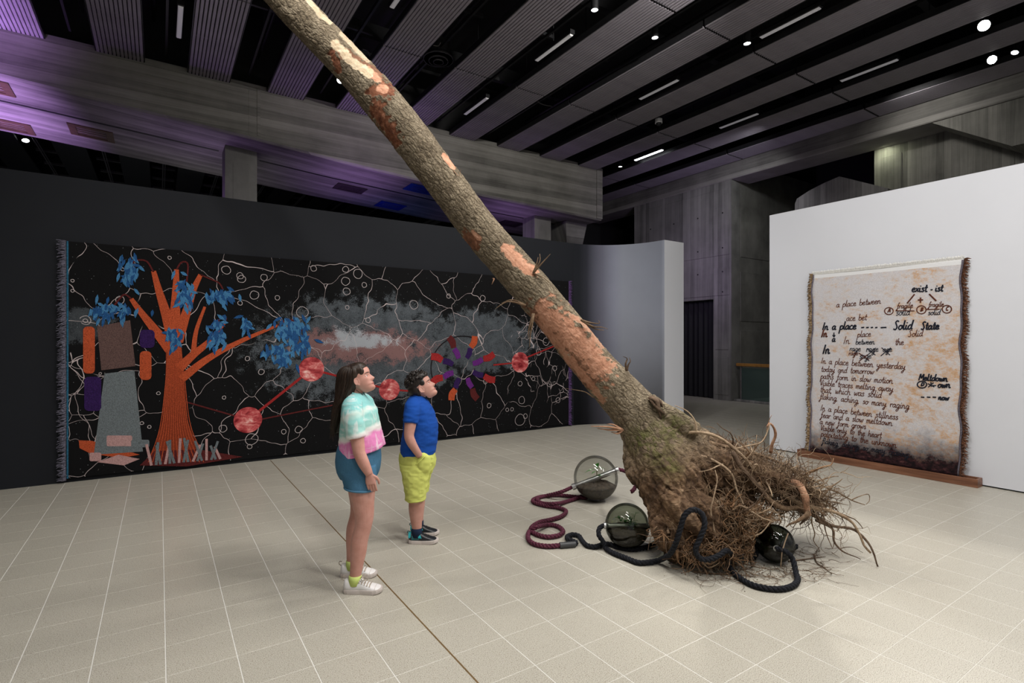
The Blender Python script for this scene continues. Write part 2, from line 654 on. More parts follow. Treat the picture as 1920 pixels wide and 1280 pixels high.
# ------------------------------------------------------------------ concrete beam, columns, soffit vents
BY, BEND = 11.1, 10.36
prof = [(-7.9, 6.0), (-2.03, 5.69), (1.43, 5.46), (3.12, 5.33), (6.5, 5.14), (BEND, 5.03)]
def zb(x):
    return float(np.interp(x, [p[0] for p in prof], [p[1] for p in prof]))
mb = MB()
xs = [p[0] for p in prof]
rings = []
for x, z in prof:
    rings.append([(x, BY, z), (x, BY + 0.04, z - 0.035), (x, 14.07, z - 0.035), (x, 14.07, 6.46), (x, BY, 6.46)])
mb.loft(rings)
beam = obj('concrete_beam', mb, [M['concrete_h'], M['concrete_soffit']], kind='structure')
for p_ in beam.data.polygons:
    if p_.normal.z < -0.7:
        p_.material_index = 1
obj('wall_above_beam', MB().box(-8, BEND, 11.6, 11.8, 6.44, 8.0), M['black'], kind='structure')
mb = MB()
mb.box(1.545, 1.60, BY - 0.012, BY + 0.1, 5.5, 6.4)
mb.box(1.40, 1.415, BY - 0.006, BY + 0.1, 5.5, 6.4)
mb.box(BEND - 0.20, BEND + 0.01, BY - 0.02, BY + 0.3, 5.03, 6.44)
obj('beam_rib', mb, M['concrete_h'], beam)
mb = MB()
for (x0, x1) in ((-7.8, 1.0), (1.75, 8.5), (9.15, 10.3)):
    seg = [x0] + [x for x in xs if x0 < x < x1] + [x1]
    mb.loft([[(x, 12.24, zb(x) - 0.041), (x, 12.30, zb(x) - 0.041), (x, 12.30, zb(x) - 0.03), (x, 12.24, zb(x) - 0.03)] for x in seg])
obj('soffit_slot', mb, M['black'], beam, label='black slot running along the soffit')
M['vent_wood'] = plain('brown_vent', (0.10, 0.062, 0.035, 1), 0.6, 0, 0.25, 14)
M['vent_blue'] = plain('blue_vent', (0.01, 0.035, 0.30, 1), 0.4, 0, 0.3, 14)
M['vent_dark'] = plain('dark_vent', (0.035, 0.022, 0.03, 1), 0.6, 0, 0.25, 14)
for x0, x1, y0, y1, m in ((-1.42, -0.74, 12.63, 13.26, 'vent_wood'), (-2.75, -2.02, 13.3, 13.9, 'vent_wood'), (-2.65, -1.98, 11.32, 11.9, 'vent_wood'),
                          (3.45, 4.14, 12.5, 13.0, 'vent_dark'), (4.73, 5.42, 13.2, 13.78, 'vent_blue'), (4.78, 5.45, 11.36, 11.9, 'vent_blue'), (8.2, 8.9, 12.75, 13.3, 'vent_dark')):
    z = zb((x0 + x1) / 2) - 0.035
    tilt = (zb(x1) - zb(x0)) / (x1 - x0)
    mb = MB()
    w = 0.07
    mb.box(x0, x1, y0, y0 + w, z - 0.02, z + 0.05)
    mb.box(x0, x1, y1 - w, y1, z - 0.02, z + 0.05)
    mb.box(x0, x0 + w * 1.6, y0 + w, y1 - w, z - 0.016, z + 0.05)
    mb.box(x1 - w * 1.6, x1, y0 + w, y1 - w, z - 0.016, z + 0.05)
    for k in range(4):
        yy = y0 + w + 0.03 + k * (y1 - y0 - 2 * w) / 4
        mb.box(x0 + w, x1 - w, yy, yy + 0.07, z - 0.008, z + 0.05)
    mb.v = [(x, y, zz + (x - (x0 + x1) / 2) * tilt) for x, y, zz in mb.v]
    obj('vent', mb, M[m], beam, label={'vent_wood': 'brown louvred vent in the soffit', 'vent_blue': 'blue lit louvred vent in the soffit', 'vent_dark': 'dark louvred vent in the soffit'}[m])
for x0, x1 in ((1.07, 1.64), (8.54, 9.1)):
    c = obj('concrete_column', MB().box(x0, x1, 11.8, 12.37, 0, zb(x0) - 0.03, 0.012), M['concrete_v'], kind='structure')
    z = zb(x0)
    obj('column_board', MB().box(x0 + 0.14, x1 - 0.14, 11.792, 11.81, 0.4, z - 0.35, 0.004), M['concrete_v'], c)
mb = MB()
mb.loft([[(9.55, 11.7, 5.0), (10.34, 11.7, 5.0), (10.34, 13.8, 5.0), (9.55, 13.8, 5.0)],
         [(9.85, 12.0, 4.1), (10.34, 12.0, 4.1), (10.34, 13.6, 4.1), (9.85, 13.6, 4.1)],
         [(9.85, 12.0, 0.0), (10.34, 12.0, 0.0), (10.34, 13.6, 0.0), (9.85, 13.6, 0.0)]])
obj('concrete_pier', mb, M['concrete_v'], kind='structure')

# ------------------------------------------------------------------ ceiling: black deck, grey slat panels, services
ceil = obj('ceiling', MB().box(-8.2, 17.5, -5.2, 25, 8.0, 8.2), M['black'], kind='structure')
PITCH, PW, NSL = 1.295, 0.65, 12
SEGS = [(-4.30, -1.21), (-1.17, 1.96), (2.0, 5.13), (5.17, 8.30), (8.34, 11.09)]
SEGS2 = SEGS[:4] + [(8.34, 11.47), (11.51, 14.6)]
def slat_shape(mb, x, y0, y1, z=CEIL):
    w, h = 0.0215, 0.03
    sec = [(-w, h), (-w, 0.006), (-w * 0.72, 0.0), (w * 0.72, 0.0), (w, 0.006), (w, h)]
    mb.loft([[(x + a, y, z + b) for a, b in sec] for y in (y0, y1)])
panels = []
for n in range(-4, 11):
    xl = -0.87 + PITCH * n
    for (y0, y1) in (SEGS2 if xl > BEND else SEGS):
        yc = min(max((y0 + y1) / 2, y0), y1)
        d = SY * xl + CY * y1
        d2 = SY * xl + CY * y0
        vis = d > 7.5 and abs((CY * xl - SY * y1) / d) < 1.0
        panels.append((0 if vis else 1, d, xl, y0, y1))
panels.sort()
stuff = MB()
left = 300
cache = {}
for (h, d, xl, y0, y1) in panels:
    pm = MB()
    for yb in (y0 + 0.25, (y0 + y1) / 2, y1 - 0.25):
        pm.box(xl, xl + PW, yb - 0.02, yb + 0.02, CEIL + 0.032, CEIL + 0.07)
    for xr in (xl - 0.012, xl + PW + 0.002):
        pm.box(xr, xr + 0.01, y0, y1, CEIL + 0.01, CEIL + 0.11)
    for k in range(NSL):                    # little hooks in the joint
        xx = xl + PW / NSL * (k + 0.5)
        pm.box(xx + 0.019, xx + 0.035, y1 - 0.02, y1 + 0.04, CEIL + 0.004, CEIL + 0.03)
    if y1 < 11.2 and xl < BEND and y1 > 11.0:
        pass
    p = obj('slat_panel', pm, M['black_metal'], ceil, fix=False)
    for k in range(NSL):
        xx = xl + PW / NSL * (k + 0.5)
        if h == 0 and left > 0:
            left -= 1
            key = (y0, y1)
            if key not in cache:
                q = MB()
                slat_shape(q, 0, y0, y1)
                cache[key] = q.mesh('slat', M['slat'])
                fix_normals(cache[key])
            o = bpy.data.objects.new('slat', cache[key])
            COL.objects.link(o)
            o.parent = p
            o.location = (xx, 0, 0)
        else:
            slat_shape(stuff, xx, y0, y1)
obj('slat', stuff, M['slat'], ceil, kind='stuff')
mb = MB()
for n in range(-4, 9):                      # black baffles of the next room
    xl = -0.87 + PITCH * n
    mb.box(xl, xl + PW, 14.3, 24, CEIL, CEIL + 0.05)
obj('baffle', mb, M['dark_panel'], ceil)
mb = MB()
rnd = random.Random(4)
for n in range(-4, 11):                     # tracks and pipes in every slot
    xs_ = -0.87 + PITCH * n + PW
    mb.box(xs_ + 0.30, xs_ + 0.335, -4.5, 11.05 if xs_ < BEND else 14.5, CEIL + 0.20, CEIL + 0.24)
    mb.tube([(xs_ + 0.48, -4.5, CEIL + 0.55), (xs_ + 0.48, 11.0, CEIL + 0.55)], 0.025, 8)
    mb.tube([(xs_ + 0.14, -4.5, CEIL + 0.75), (xs_ + 0.14, 11.0, CEIL + 0.75)], 0.04, 8)
    for k in range(7):
        y = -3 + 2.0 * k + rnd.uniform(-.3, .3)
        mb.box(xs_ + 0.02, xs_ + 0.62, y, y + 0.05, CEIL + 0.36, CEIL + 0.42)
        mb.box(xs_ + 0.31, xs_ + 0.32, y + 0.3, y + 0.31, CEIL + 0.2, 8.0)
for y in (0.5, 3.6, 6.7, 9.8):
    mb.box(-7.9, 12.7, y, y + 0.14, CEIL + 0.9, CEIL + 1.2)
obj('track', mb, M['black_metal'], ceil, kind='stuff')
mb = MB()
for n in range(-3, 8):
    xs_ = -0.87 + PITCH * n + PW
    mb.tube([(xs_ + 0.30, 14.2, CEIL + 0.05), (xs_ + 0.30, 24, CEIL + 0.05)], 0.016, 6)
    mb.tube([(xs_ + 0.35, 14.2, CEIL + 0.05), (xs_ + 0.35, 24, CEIL + 0.05)], 0.012, 6)
    for k in range(6):
        mb.box(xs_ + 0.02, xs_ + 0.62, 15.2 + 1.3 * k, 15.28 + 1.3 * k, CEIL + 0.4, CEIL + 0.46)
obj('conduit', mb, M['grey_metal'], ceil)
obj('wall_next_room', MB().box(-8, 10.3, 24, 24.2, 0, 8), M['black'], kind='structure')
mb = MB()                                   # loose cables that hang in the slots
for pts in (((792, 30), (798, 60), (800, 88)), ((680, 92), (690, 96), (694, 106)), ((812, 85), (822, 86), (826, 80)), ((1008, 190), (1018, 196), (1038, 200))):
    q = [P(u, v, (CEIL + 0.2 - CAM_H) / (640 - v) * 1000) for u, v in pts]
    mb.tube(catmull(q, 8), 0.008, 5)
obj('cable', mb, M['grey_metal'], ceil, smooth=True)

# ------------------------------------------------------------------ concrete rooms at the back right
CW = 12.8
mb = MB()
mb.box(CW, CW + 0.35, 10.6, 12.2, 0, 6.0)
mb.box(CW, CW + 0.35, 8.69, 9.25, 0, 6.0)
mb.box(CW, CW + 0.35, 9.25, 10.6, 2.77, 6.0)
wc = obj('wall_concrete', mb, M['concrete_v'], kind='structure')
mb = MB()
for z0, z1, y0, y1 in ((3.95, 5.75, 8.75, 12.15), (2.86, 3.62, 8.75, 12.15), (0.15, 1.18, 8.78, 9.18), (1.38, 2.6, 8.78, 9.18)):
    mb.box(CW - 0.012, CW + 0.05, y0, y1, z0, z1, 0.004)
obj('board_panel', mb, M['concrete_v'], wc)
mb = MB()
for z in (2.95, 3.5, 4.15, 5.1):
    for y in (8.95, 9.75, 10.6, 11.5):
        if z < 3 and y > 9.2:
            continue
        mb.lathe([(0.022, 0), (0.022, 0.004)], (CW - 0.018, y, z), 10, (1, 0, 0))
obj('tie_hole', mb, M['black'], wc)
obj('concrete_edge_beam', MB().box(CW - 0.03, CW + 0.8, -5, 14.7, 5.95, 6.6, 0.02), M['concrete_y'], kind='structure')
wret = obj('wall_return', MB().box(CW + 0.35, 17.3, 8.69, 9.1, 0, 6.5), M['concrete_dark'], kind='structure')
mb = MB()
for z0, z1 in ((0.2, 1.9), (2.15, 3.5), (3.9, 5.8)):
    mb.box(CW + 0.4, CW + 4.0, 8.678, 8.7, z0, z1, 0.004)
obj('board_panel', mb, M['concrete_dark'], wret)
obj('wall_end', MB().box(8.6, 17.3, 14.7, 14.9, 0, 8.0), M['black'], kind='structure')
obj('wall_bay', MB().box(17.2, 17.4, -5, 14.8, 0, 8.0), M['black'], kind='structure')
mb = MB()
mb.box(13.6, 17.0, -5, 5.59, 0, 6.5)
blk = obj('concrete_block', mb, M['concrete_dark'], kind='structure')
mb = MB()
mb.box(13.588, 13.62, 5.05, 5.42, 4.7, 5.75, 0.004)
mb.box(13.588, 13.62, 3.2, 5.0, 4.7, 5.75, 0.004)
mb.box(13.588, 13.62, 1.0, 5.5, 3.4, 4.52, 0.004)
obj('board_panel', mb, M['concrete_dark'], blk)
def prism_x(pts, x0, x1):
    return MB().loft([[(x, y, z) for y, z in pts] for x in (x0, x1)])
obj('concrete_stair_soffit', prism_x([(4.6, 6.3), (4.25, 5.95), (3.05, 5.12), (-1.5, 5.12), (-1.5, 6.3)], CW + 0.02, 13.62), M['concrete_dark'], kind='structure')
obj('concrete_parapet', prism_x([(7.25, 0), (7.25, 5.05), (7.2, 5.17), (6.9, 5.3), (6.55, 5.4), (6.2, 5.47), (5.2, 4.95), (5.2, 0)], 13.3, 13.58), M['concrete_v'], kind='structure')
mb = MB()                                   # pleated black curtain closing the doorway
pts = []
for k in range(61):
    y = 9.2 + 1.5 * k / 60
    pts.append((CW + 0.22 + 0.045 * math.sin(k * 0.9) + 0.02 * math.sin(k * 2.3), y))
mb.loft([[(x + (0.0 if z < 1 else 0.0), y, z) for x, y in pts] for z in (0.02, 2.8)], cap=False, closed=False)
mb.loft([[(x + 0.01, y, z) for x, y in pts] for z in (0.02, 2.8)], cap=False, closed=False)
M['curtain'] = plain('black_curtain', (0.006, 0.006, 0.009, 1), 0.8, 0, 0.2, 8)
obj('door_curtain', mb, M['curtain'], smooth=True, kind='structure')
# balustrade of the stair
M['rail_wood'] = plain('oak_rail', (0.30, 0.145, 0.035, 1), 0.4, 0, 0.25, 18)
N = NT('dark_green_glass')
N.set((0.25, 0.36, 0.33, 1), 0.05)
N.bsdf.inputs['Transmission Weight'].default_value = 0.85
M['bal_glass'] = N.m
t = thing('balustrade', 'stair balustrade with timber handrail and dark glass by the concrete recess', 'railing', (12.95, 6.6, 0))
wchild('handrail', MB().box(12.9, 13.0, 4.7, 8.62, 0.94, 1.02, 0.01), M['rail_wood'], t, label='golden brown timber handrail')
mb = MB()
for k in range(3):
    y1 = 8.5 - 1.25 * k
    mb = MB().box(12.94, 12.955, y1 - 1.2, y1, 0.06, 0.90)
    wchild('glass_panel', mb, M['bal_glass'], t)
    wchild('post', MB().box(12.93, 12.97, y1 - 0.02, y1 + 0.02, 0.02, 0.95, 0.004), M['grey_metal'], t)
wchild('curb', MB().box(12.86, 13.06, 4.7, 8.66, 0.0, 0.06, 0.008), M['concrete_v'], t)

# ------------------------------------------------------------------ lamps and fittings overhead
M['tube_off'] = emit('unlit_batten_glow', (0.72, 0.68, 0.76), 0.10)  # faint lilac glow put into the unlit diffusers
M['tube_on'] = emit('lit_tube', (0.93, 0.95, 1.0), 9.0)
M['lamp_on'] = emit('lamp_face', (0.95, 0.97, 1.0), 14.0)
M['lamp_bright'] = emit('bright_lamp_face', (1.0, 0.97, 0.95), 120.0)
M['white_plastic'] = plain('white_plastic', (0.7, 0.7, 0.72, 1), 0.4)
M['exit_lamp'] = emit('bulkhead_tube', (0.95, 1.0, 0.72), 14.0)
def C(u, v, z):
    return P(u, v, (z - CAM_H) / (640.0 - v) * 1000)
bat = [((338, 13), (336, 72), 'off', 'unlit batten lamp in the slot left of the leaning trunk'),
       ((747, -8), (738, 17), 'off', 'unlit batten lamp above the trunk at the top of the picture'),
       ((1006, 115), (1072, 66), 'off', 'unlit batten lamp in the slot right of the round air diffuser'),
       ((871, 215), (915, 185), 'off', 'short unlit batten lamp just right of the trunk near the beam'),
       ((1200, 187), (1271, 151), 'off', 'unlit batten lamp in the slot left of the dome camera'),
       ((1426, 72), (1538, 16), 'off', 'unlit batten lamp high in the slot beside a round spotlight'),
       ((1576, 153), (1684, 113), 'off', 'unlit batten lamp over the white wall'),
       ((1350, 241), (1421, 214), 'off', 'unlit batten lamp in the slot right of the dome camera'),
       ((1190, 301), (1243, 282), 'on', 'glowing batten lamp near the end of the concrete beam')]
for a, b, st, lab in bat:
    p, q = C(*a, CEIL + 0.06), C(*b, CEIL + 0.06)
    x = (p.x + q.x) / 2
    y0, y1 = min(p.y, q.y), max(p.y, q.y)
    t = thing('batten_lamp', lab, 'ceiling light', (x, (y0 + y1) / 2, CEIL + 0.06), group='batten lamps in the ceiling slots')
    wchild('housing', MB().box(x - 0.045, x + 0.045, y0 - 0.02, y1 + 0.02, CEIL + 0.075, CEIL + 0.15, 0.008), M['black_metal'], t)
    wchild('diffuser', MB().box(x - 0.034, x + 0.034, y0, y1, CEIL + 0.055, CEIL + 0.085, 0.012), M['tube_on' if st == 'on' else 'tube_off'], t, label='glowing white tube' if st == 'on' else 'white unlit diffuser')
    wchild('hanger', MB().box(x - 0.006, x + 0.006, (y0 + y1) / 2 - 0.006, (y0 + y1) / 2 + 0.006, CEIL + 0.15, CEIL + 0.45), M['black_metal'], t)
spots = [((1115, 18), (0, 0, -1), 'lamp_on', 0.05, 'round spotlight glowing at the top of the picture right of the trunk'),
         ((1228, 70), (0, 0, -1), 'lamp_on', 0.05, 'round spotlight glowing in the slot beside a long unlit batten'),
         ((1401, 81), (0, 0, -1), 'lamp_on', 0.055, 'round spotlight with a flat oval face beside the highest right batten'),
         ((1845, 48), None, 'lamp_bright', 0.075, 'brightest spotlight glaring at the upper right corner'),
         ((1860, 112), None, 'lamp_bright', 0.065, 'glaring spotlight just below the brightest one'),
         ((1903, 98), (-0.5, 0.2, -1), 'lamp_on', 0.05, 'tilted spotlight seen edge on at the right border'),
         ((1163, 312), (0, 0, -1), 'lamp_on', 0.05, 'small spotlight left of the glowing batten lamp'),
         ((638, 150), None, 'lamp_on', 0.06, 'spotlight half hidden behind the left side of the trunk'),
         ((48, 263), (0.2, -0.5, -1), 'lamp_on', 0.07, 'spotlight in the dark next room seen above the charcoal wall')]
for (u, v), aim, m, r, lab in spots:
    c = C(u, v, CEIL + 0.04)
    d = (Vector((0.6, 1.0, 1.5)) - c) if aim is None else Vector(aim)
    d.normalize()
    t = thing('spotlight', lab, 'spotlight', c, group='track spotlights')
    wchild('body', MB().lathe([(r * 0.7, 0.20), (r * 1.05, 0.17), (r * 1.1, 0.0), (r * 1.1, -0.01), (r * 0.98, -0.01), (r * 0.95, 0.01)], c, 20, -d), M['black_metal'], t, smooth=False)
    wchild('lens', MB().lathe([(r * 0.97, 0.014), (r * 0.97, 0.0), (r * 0.8, -0.004)], c, 20, -d), M[m], t, label='glowing lens')
    top = c - d * 0.12
    wchild('bracket', MB().tube([top, top + Vector((0, 0, 0.12)), Vector((c.x, c.y, CEIL + 0.24)), Vector((c.x, c.y, 8.02))], 0.012, 6), M['black_metal'], t)
c = C(1235, 231, CEIL)
t = thing('dome_camera', 'white dome camera hanging below the slat panels', 'camera', c)
wchild('base', MB().lathe([(0.075, 0.09), (0.08, 0.03), (0.08, 0.0)], c, 24), M['white_plastic'], t)
wchild('dome', MB().lathe([(0.062, 0.0), (0.055, -0.03), (0.035, -0.052), (0.012, -0.06)], c, 24), M['black_metal'], t, smooth=True, label='dark glossy dome')
wchild('stem', MB().tube([c + Vector((0, 0, 0.08)), c + Vector((0, 0, 0.5))], 0.02, 8), M['black_metal'], t)
c = C(822, 112, CEIL + 0.1)
t = thing('air_diffuser', 'round black ringed air diffuser in the ceiling slot right of the trunk', 'vent', c)
M['diffuser'] = plain('dark_diffuser', (0.06, 0.058, 0.062, 1), 0.45, 0.2)
for k, (r0, r1, z) in enumerate(((0.26, 0.19, 0.0), (0.17, 0.11, -0.03), (0.09, 0.02, -0.05))):
    wchild('ring', MB().lathe([(r0, 0.0 + z), (r0, 0.02 + z), (r1, 0.09 + z), (r1 - 0.01, 0.09 + z), (r0 - 0.012, z)], c, 32), M['diffuser'], t, smooth=False)
wchild('duct', MB().lathe([(0.2, 0.09), (0.2, 0.3)], c, 24), M['black_metal'], t)
t = thing('bulkhead_lamp', 'small glowing bulkhead lamp on the dark concrete block', 'wall light', (13.59, 5.3, 5.72))
pl = P(1656, 269, 13.45 / (SY + CY * 0.696))
t.location = pl
wchild('housing', MB().box(pl.x - 0.03, pl.x + 0.16, pl.y - 0.17, pl.y + 0.17, pl.z + 0.0, pl.z + 0.07, 0.01), M['white_plastic'], t)
wchild('tube', MB().box(pl.x - 0.02, pl.x + 0.02, pl.y - 0.15, pl.y + 0.15, pl.z - 0.035, pl.z + 0.0, 0.006), M['exit_lamp'], t, label='glowing yellowish tube')
l = area((pl.x - 0.02, pl.y, pl.z - 0.06), (pl.x + 0.12, pl.y, pl.z - 1.0), 7, 0.05, 0.25, (0.95, 1.0, 0.72))

# ------------------------------------------------------------------ the uprooted tree
def bark_mat():
    N = NT('tree_bark')
    at = N.n('ShaderNodeVertexColor', layer_name='bare')
    s = N.n('ShaderNodeSeparateColor')
    N.link(at.outputs['Color'], s.inputs[0])
    at2 = N.n('ShaderNodeVertexColor', layer_name='zone')
    s2 = N.n('ShaderNodeSeparateColor')
    N.link(at2.outputs['Color'], s2.inputs[0])
    obj_ = N.coord('Object')
    n1 = N.noise(obj_, 7, 6, 0.65)
    n2 = N.noise(obj_, 60, 5, 0.7)
    n3 = N.noise(obj_, 22, 5, 0.6, 0.6)
    bark = N.ramp(N.math('ADD', N.math('MULTIPLY', n1, 0.55), N.math('MULTIPLY', n2, 0.45)),
                  [(0.3, (0.10, 0.074, 0.048)), (0.48, (0.23, 0.185, 0.125)), (0.62, (0.35, 0.29, 0.205)), (0.75, (0.47, 0.40, 0.29))])
    root = N.ramp(N.math('ADD', N.math('MULTIPLY', n1, 0.5), N.math('MULTIPLY', n3, 0.5)),
                  [(0.36, (0.03, 0.017, 0.010)), (0.48, (0.105, 0.060, 0.033)), (0.58, (0.215, 0.135, 0.078)), (0.72, (0.44, 0.32, 0.21))])
    c = N.mix(s2.outputs[0], bark, root)
    c = N.mix(N.math('MULTIPLY', s2.outputs[2], 0.62), c, (0.055, 0.034, 0.022, 1))
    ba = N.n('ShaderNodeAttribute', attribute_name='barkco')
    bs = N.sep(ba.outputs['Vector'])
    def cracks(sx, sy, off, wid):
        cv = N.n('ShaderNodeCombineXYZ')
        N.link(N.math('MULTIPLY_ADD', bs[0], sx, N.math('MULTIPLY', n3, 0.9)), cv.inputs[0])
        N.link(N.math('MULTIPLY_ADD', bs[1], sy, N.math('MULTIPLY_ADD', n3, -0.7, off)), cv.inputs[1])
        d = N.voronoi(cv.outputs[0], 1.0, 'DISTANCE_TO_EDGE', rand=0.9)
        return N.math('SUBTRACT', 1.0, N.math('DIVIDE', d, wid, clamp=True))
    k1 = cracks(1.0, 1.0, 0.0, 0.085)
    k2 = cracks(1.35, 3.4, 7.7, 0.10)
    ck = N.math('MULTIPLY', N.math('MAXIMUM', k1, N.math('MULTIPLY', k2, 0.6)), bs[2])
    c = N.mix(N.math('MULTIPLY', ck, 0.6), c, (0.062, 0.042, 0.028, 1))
    moss = N.math('MULTIPLY', s2.outputs[1], N.ramp(n3, [(0.42, (0, 0, 0)), (0.58, (1, 1, 1))]))
    c = N.mix(N.math('MULTIPLY', moss, 0.75), c, (0.10, 0.11, 0.028, 1))
    pale = N.ramp(n3, [(0.3, (0.55, 0.40, 0.25)), (0.7, (0.78, 0.66, 0.48))])
    salmon = N.ramp(N.math('ADD', N.math('MULTIPLY', n3, 0.6), N.math('MULTIPLY', n2, 0.4)), [(0.3, (0.36, 0.15, 0.085)), (0.5, (0.60, 0.30, 0.19)), (0.7, (0.74, 0.43, 0.30))])
    brown = N.ramp(n3, [(0.3, (0.07, 0.022, 0.013)), (0.55, (0.22, 0.085, 0.045)), (0.75, (0.40, 0.19, 0.12))])
    c = N.mix(s.outputs[2], c, brown)
    c = N.mix(s.outputs[1], c, salmon)
    c = N.mix(s.outputs[0], c, pale)
    h = N.math('SUBTRACT', N.math('ADD', N.math('MULTIPLY', n2, 0.45), N.math('MULTIPLY', n3, 0.3)), N.math('MULTIPLY', ck, 0.9))
    N.bump(h, 0.8, 0.010)
    return N.set(c, 0.85, 0, 0.2)
M['bark'] = bark_mat()

def root_mat(name, lo, mid, hi):
    N = NT(name)
    v = N.coord('Object')
    f = N.noise(v, 14, 5, 0.65)
    f2 = N.noise(v, 70, 4, 0.7)
    N.bump(f2, 0.5, 0.004)
    return N.set(N.ramp(N.math('ADD', N.math('MULTIPLY', f, 0.6), N.math('MULTIPLY', f2, 0.4)), [(0.33, lo), (0.5, mid), (0.68, hi)]), 0.85, 0, 0.2)
M['root'] = root_mat('brown_root', (0.06, 0.036, 0.021), (0.155, 0.10, 0.06), (0.31, 0.22, 0.14))
M['root_light'] = root_mat('pale_root', (0.15, 0.10, 0.065), (0.32, 0.23, 0.15), (0.50, 0.39, 0.27))
M['root_red'] = root_mat('stripped_root', (0.15, 0.075, 0.042), (0.33, 0.18, 0.11), (0.54, 0.34, 0.23))
M['root_dark'] = root_mat('dark_root', (0.045, 0.028, 0.018), (0.10, 0.065, 0.042), (0.19, 0.13, 0.09))
M['fibre'] = root_mat('root_fibre', (0.075, 0.040, 0.02), (0.19, 0.105, 0.055), (0.36, 0.23, 0.13))

trunk_px = [(400, -155, 4.55, 31), (538, 0, 4.5, 33), (655, 122, 4.45, 34), (738, 218, 4.42, 37), (836, 345, 4.4, 35), (906, 438, 4.38, 35.5), (975, 517, 4.36, 36.5),
            (1036, 588, 4.34, 37), (1109, 680, 4.32, 38.5), (1152, 727, 4.3, 41), (1195, 776, 4.26, 46), (1228, 826, 4.22, 58)]
cpts = [list(P(u, v, d)) + [r * d / 1000] for u, v, d, r in trunk_px]
center = catmull(cpts, 420)
base = G(1290, 1046)
tree = thing('uprooted_tree', 'uprooted tree trunk leaning across the room with its tangled root ball on the floor', 'tree', (base.x, base.y, 0))
mb = MB()
mb.tube(center[:, :3], center[:, 3], 28)
def limb(mb, pts, sides=18, n=24):
    q = catmull([list(P(u, v, d)) + [r * d / 1000] for u, v, d, r in pts], n)
    mb.tube(q[:, :3], np.maximum(q[:, 3], 0.004), sides)
limb(mb, [(1195, 776, 4.26, 44), (1230, 838, 4.18, 56), (1252, 890, 4.08, 62), (1268, 940, 3.98, 55), (1277, 985, 3.92, 53), (1284, 1022, 3.88, 44), (1290, 1048, 3.86, 26)])
limb(mb, [(1212, 800, 4.25, 40), (1255, 835, 4.2, 46), (1310, 868, 4.14, 42), (1365, 884, 4.08, 33), (1430, 898, 4.0, 22), (1508, 914, 3.92, 13)])
limb(mb, [(1205, 770, 4.4, 30), (1262, 805, 4.42, 30), (1310, 828, 4.45, 26), (1370, 850, 4.5, 20), (1440, 880, 4.5, 11)])
limb(mb, [(1180, 830, 4.22, 12), (1190, 862, 4.16, 20), (1200, 890, 4.1, 22), (1225, 912, 4.06, 22), (1260, 915, 4.04, 30)])
limb(mb, [(1235, 940, 3.98, 22), (1240, 985, 3.86, 20), (1244, 1010, 3.82, 14), (1248, 1030, 3.82, 8)])
limb(mb, [(1280, 930, 3.92, 30), (1318, 955, 3.82, 24), (1332, 990, 3.78, 18), (1330, 1020, 3.78, 12)])
limb(mb, [(1262, 935, 3.86, 26), (1285, 965, 3.74, 18), (1300, 985, 3.72, 12), (1310, 1000, 3.74, 8)])
limb(mb, [(1320, 880, 4.1, 30), (1380, 930, 4.05, 24), (1420, 975, 4.0, 16), (1440, 1010, 4.0, 9)])
limb(mb, [(1222, 742, 4.16, 6), (1238, 764, 4.12, 14), (1262, 786, 4.12, 22), (1296, 812, 4.14, 24)])
limb(mb, [(1250, 900, 4.3, 50), (1300, 930, 4.35, 44), (1350, 960, 4.4, 30), (1380, 1000, 4.4, 14)])
trunk_me = voxel(mb, 0.0065, 3)
co = get_co(trunk_me)
no = get_no(trunk_me)
# coordinates along and round the trunk
ctr = center[:, :3]
arc = np.concatenate([[0], np.cumsum(np.linalg.norm(np.diff(ctr, axis=0), axis=1))])
sub = ctr[::3]
idx = np.empty(len(co), dtype=int)
for a in range(0, len(co), 20000):
    d2 = ((co[a:a + 20000, None, :] - sub[None]) ** 2).sum(2)
    idx[a:a + 20000] = d2.argmin(1) * 3
idx = np.minimum(idx, len(ctr) - 1)
T = np.gradient(ctr, axis=0)
T /= np.linalg.norm(T, axis=1)[:, None]
Tv = T[idx]
view = np.array([SY, CY, 0.0])
side = np.cross(Tv, view)
side /= np.linalg.norm(side, axis=1)[:, None]
front = np.cross(side, Tv)
rel = co - ctr[idx]
ss = arc[idx] + (rel * Tv).sum(1)
th = np.arctan2((rel * side).sum(1), (rel * front).sum(1))
R0 = center[idx, 3]
d_ = SY * co[:, 0] + CY * co[:, 1]
pu = 960 + 1000 * (CY * co[:, 0] - SY * co[:, 1]) / d_
pv = 640 - 1000 * (co[:, 2] - CAM_H) / d_
rootz = np.clip((pv - 775 + 0.25 * (pu - 1230)) / 130, 0, 1)
rootz = np.maximum(rootz, np.clip((pu - 1290) / 60, 0, 1)) * (pv > 700)
facing = (no * view).sum(1) < 0.25
w = 0.018 * (fbm(co * 9, 3, 5) - 0.5)
# bark plates: long ridges and short cross cracks
gx = (th * 0.155 + w * 1.8) / 0.034
gy = (ss + 0.7 * th * 0.155 + w * 3.0) / 0.092
f1, f2, cid = worley2(gx, gy, 3)
edge = np.clip((f2 - f1) / 0.22, 0, 1)
edge = edge * edge * (3 - 2 * edge)
gx2, gy2 = gx * 1.2 + 3.1, gy * 3.6
e1, e2, _ = worley2(gx2, gy2, 8)
edge2 = np.clip((e2 - e1) / 0.25, 0, 1)
bark_h = -0.0065 * (1 - edge) - 0.002 * (1 - edge2) * edge + 0.004 * (cid - 0.5) + 0.012 * (fbm(co * 4, 3, 9) - 0.5) + 0.004 * (fbm(co * 70, 2, 19) - 0.5)
fiss = np.clip(1.15 * (1 - edge) + 0.35 * (1 - edge2), 0, 1)
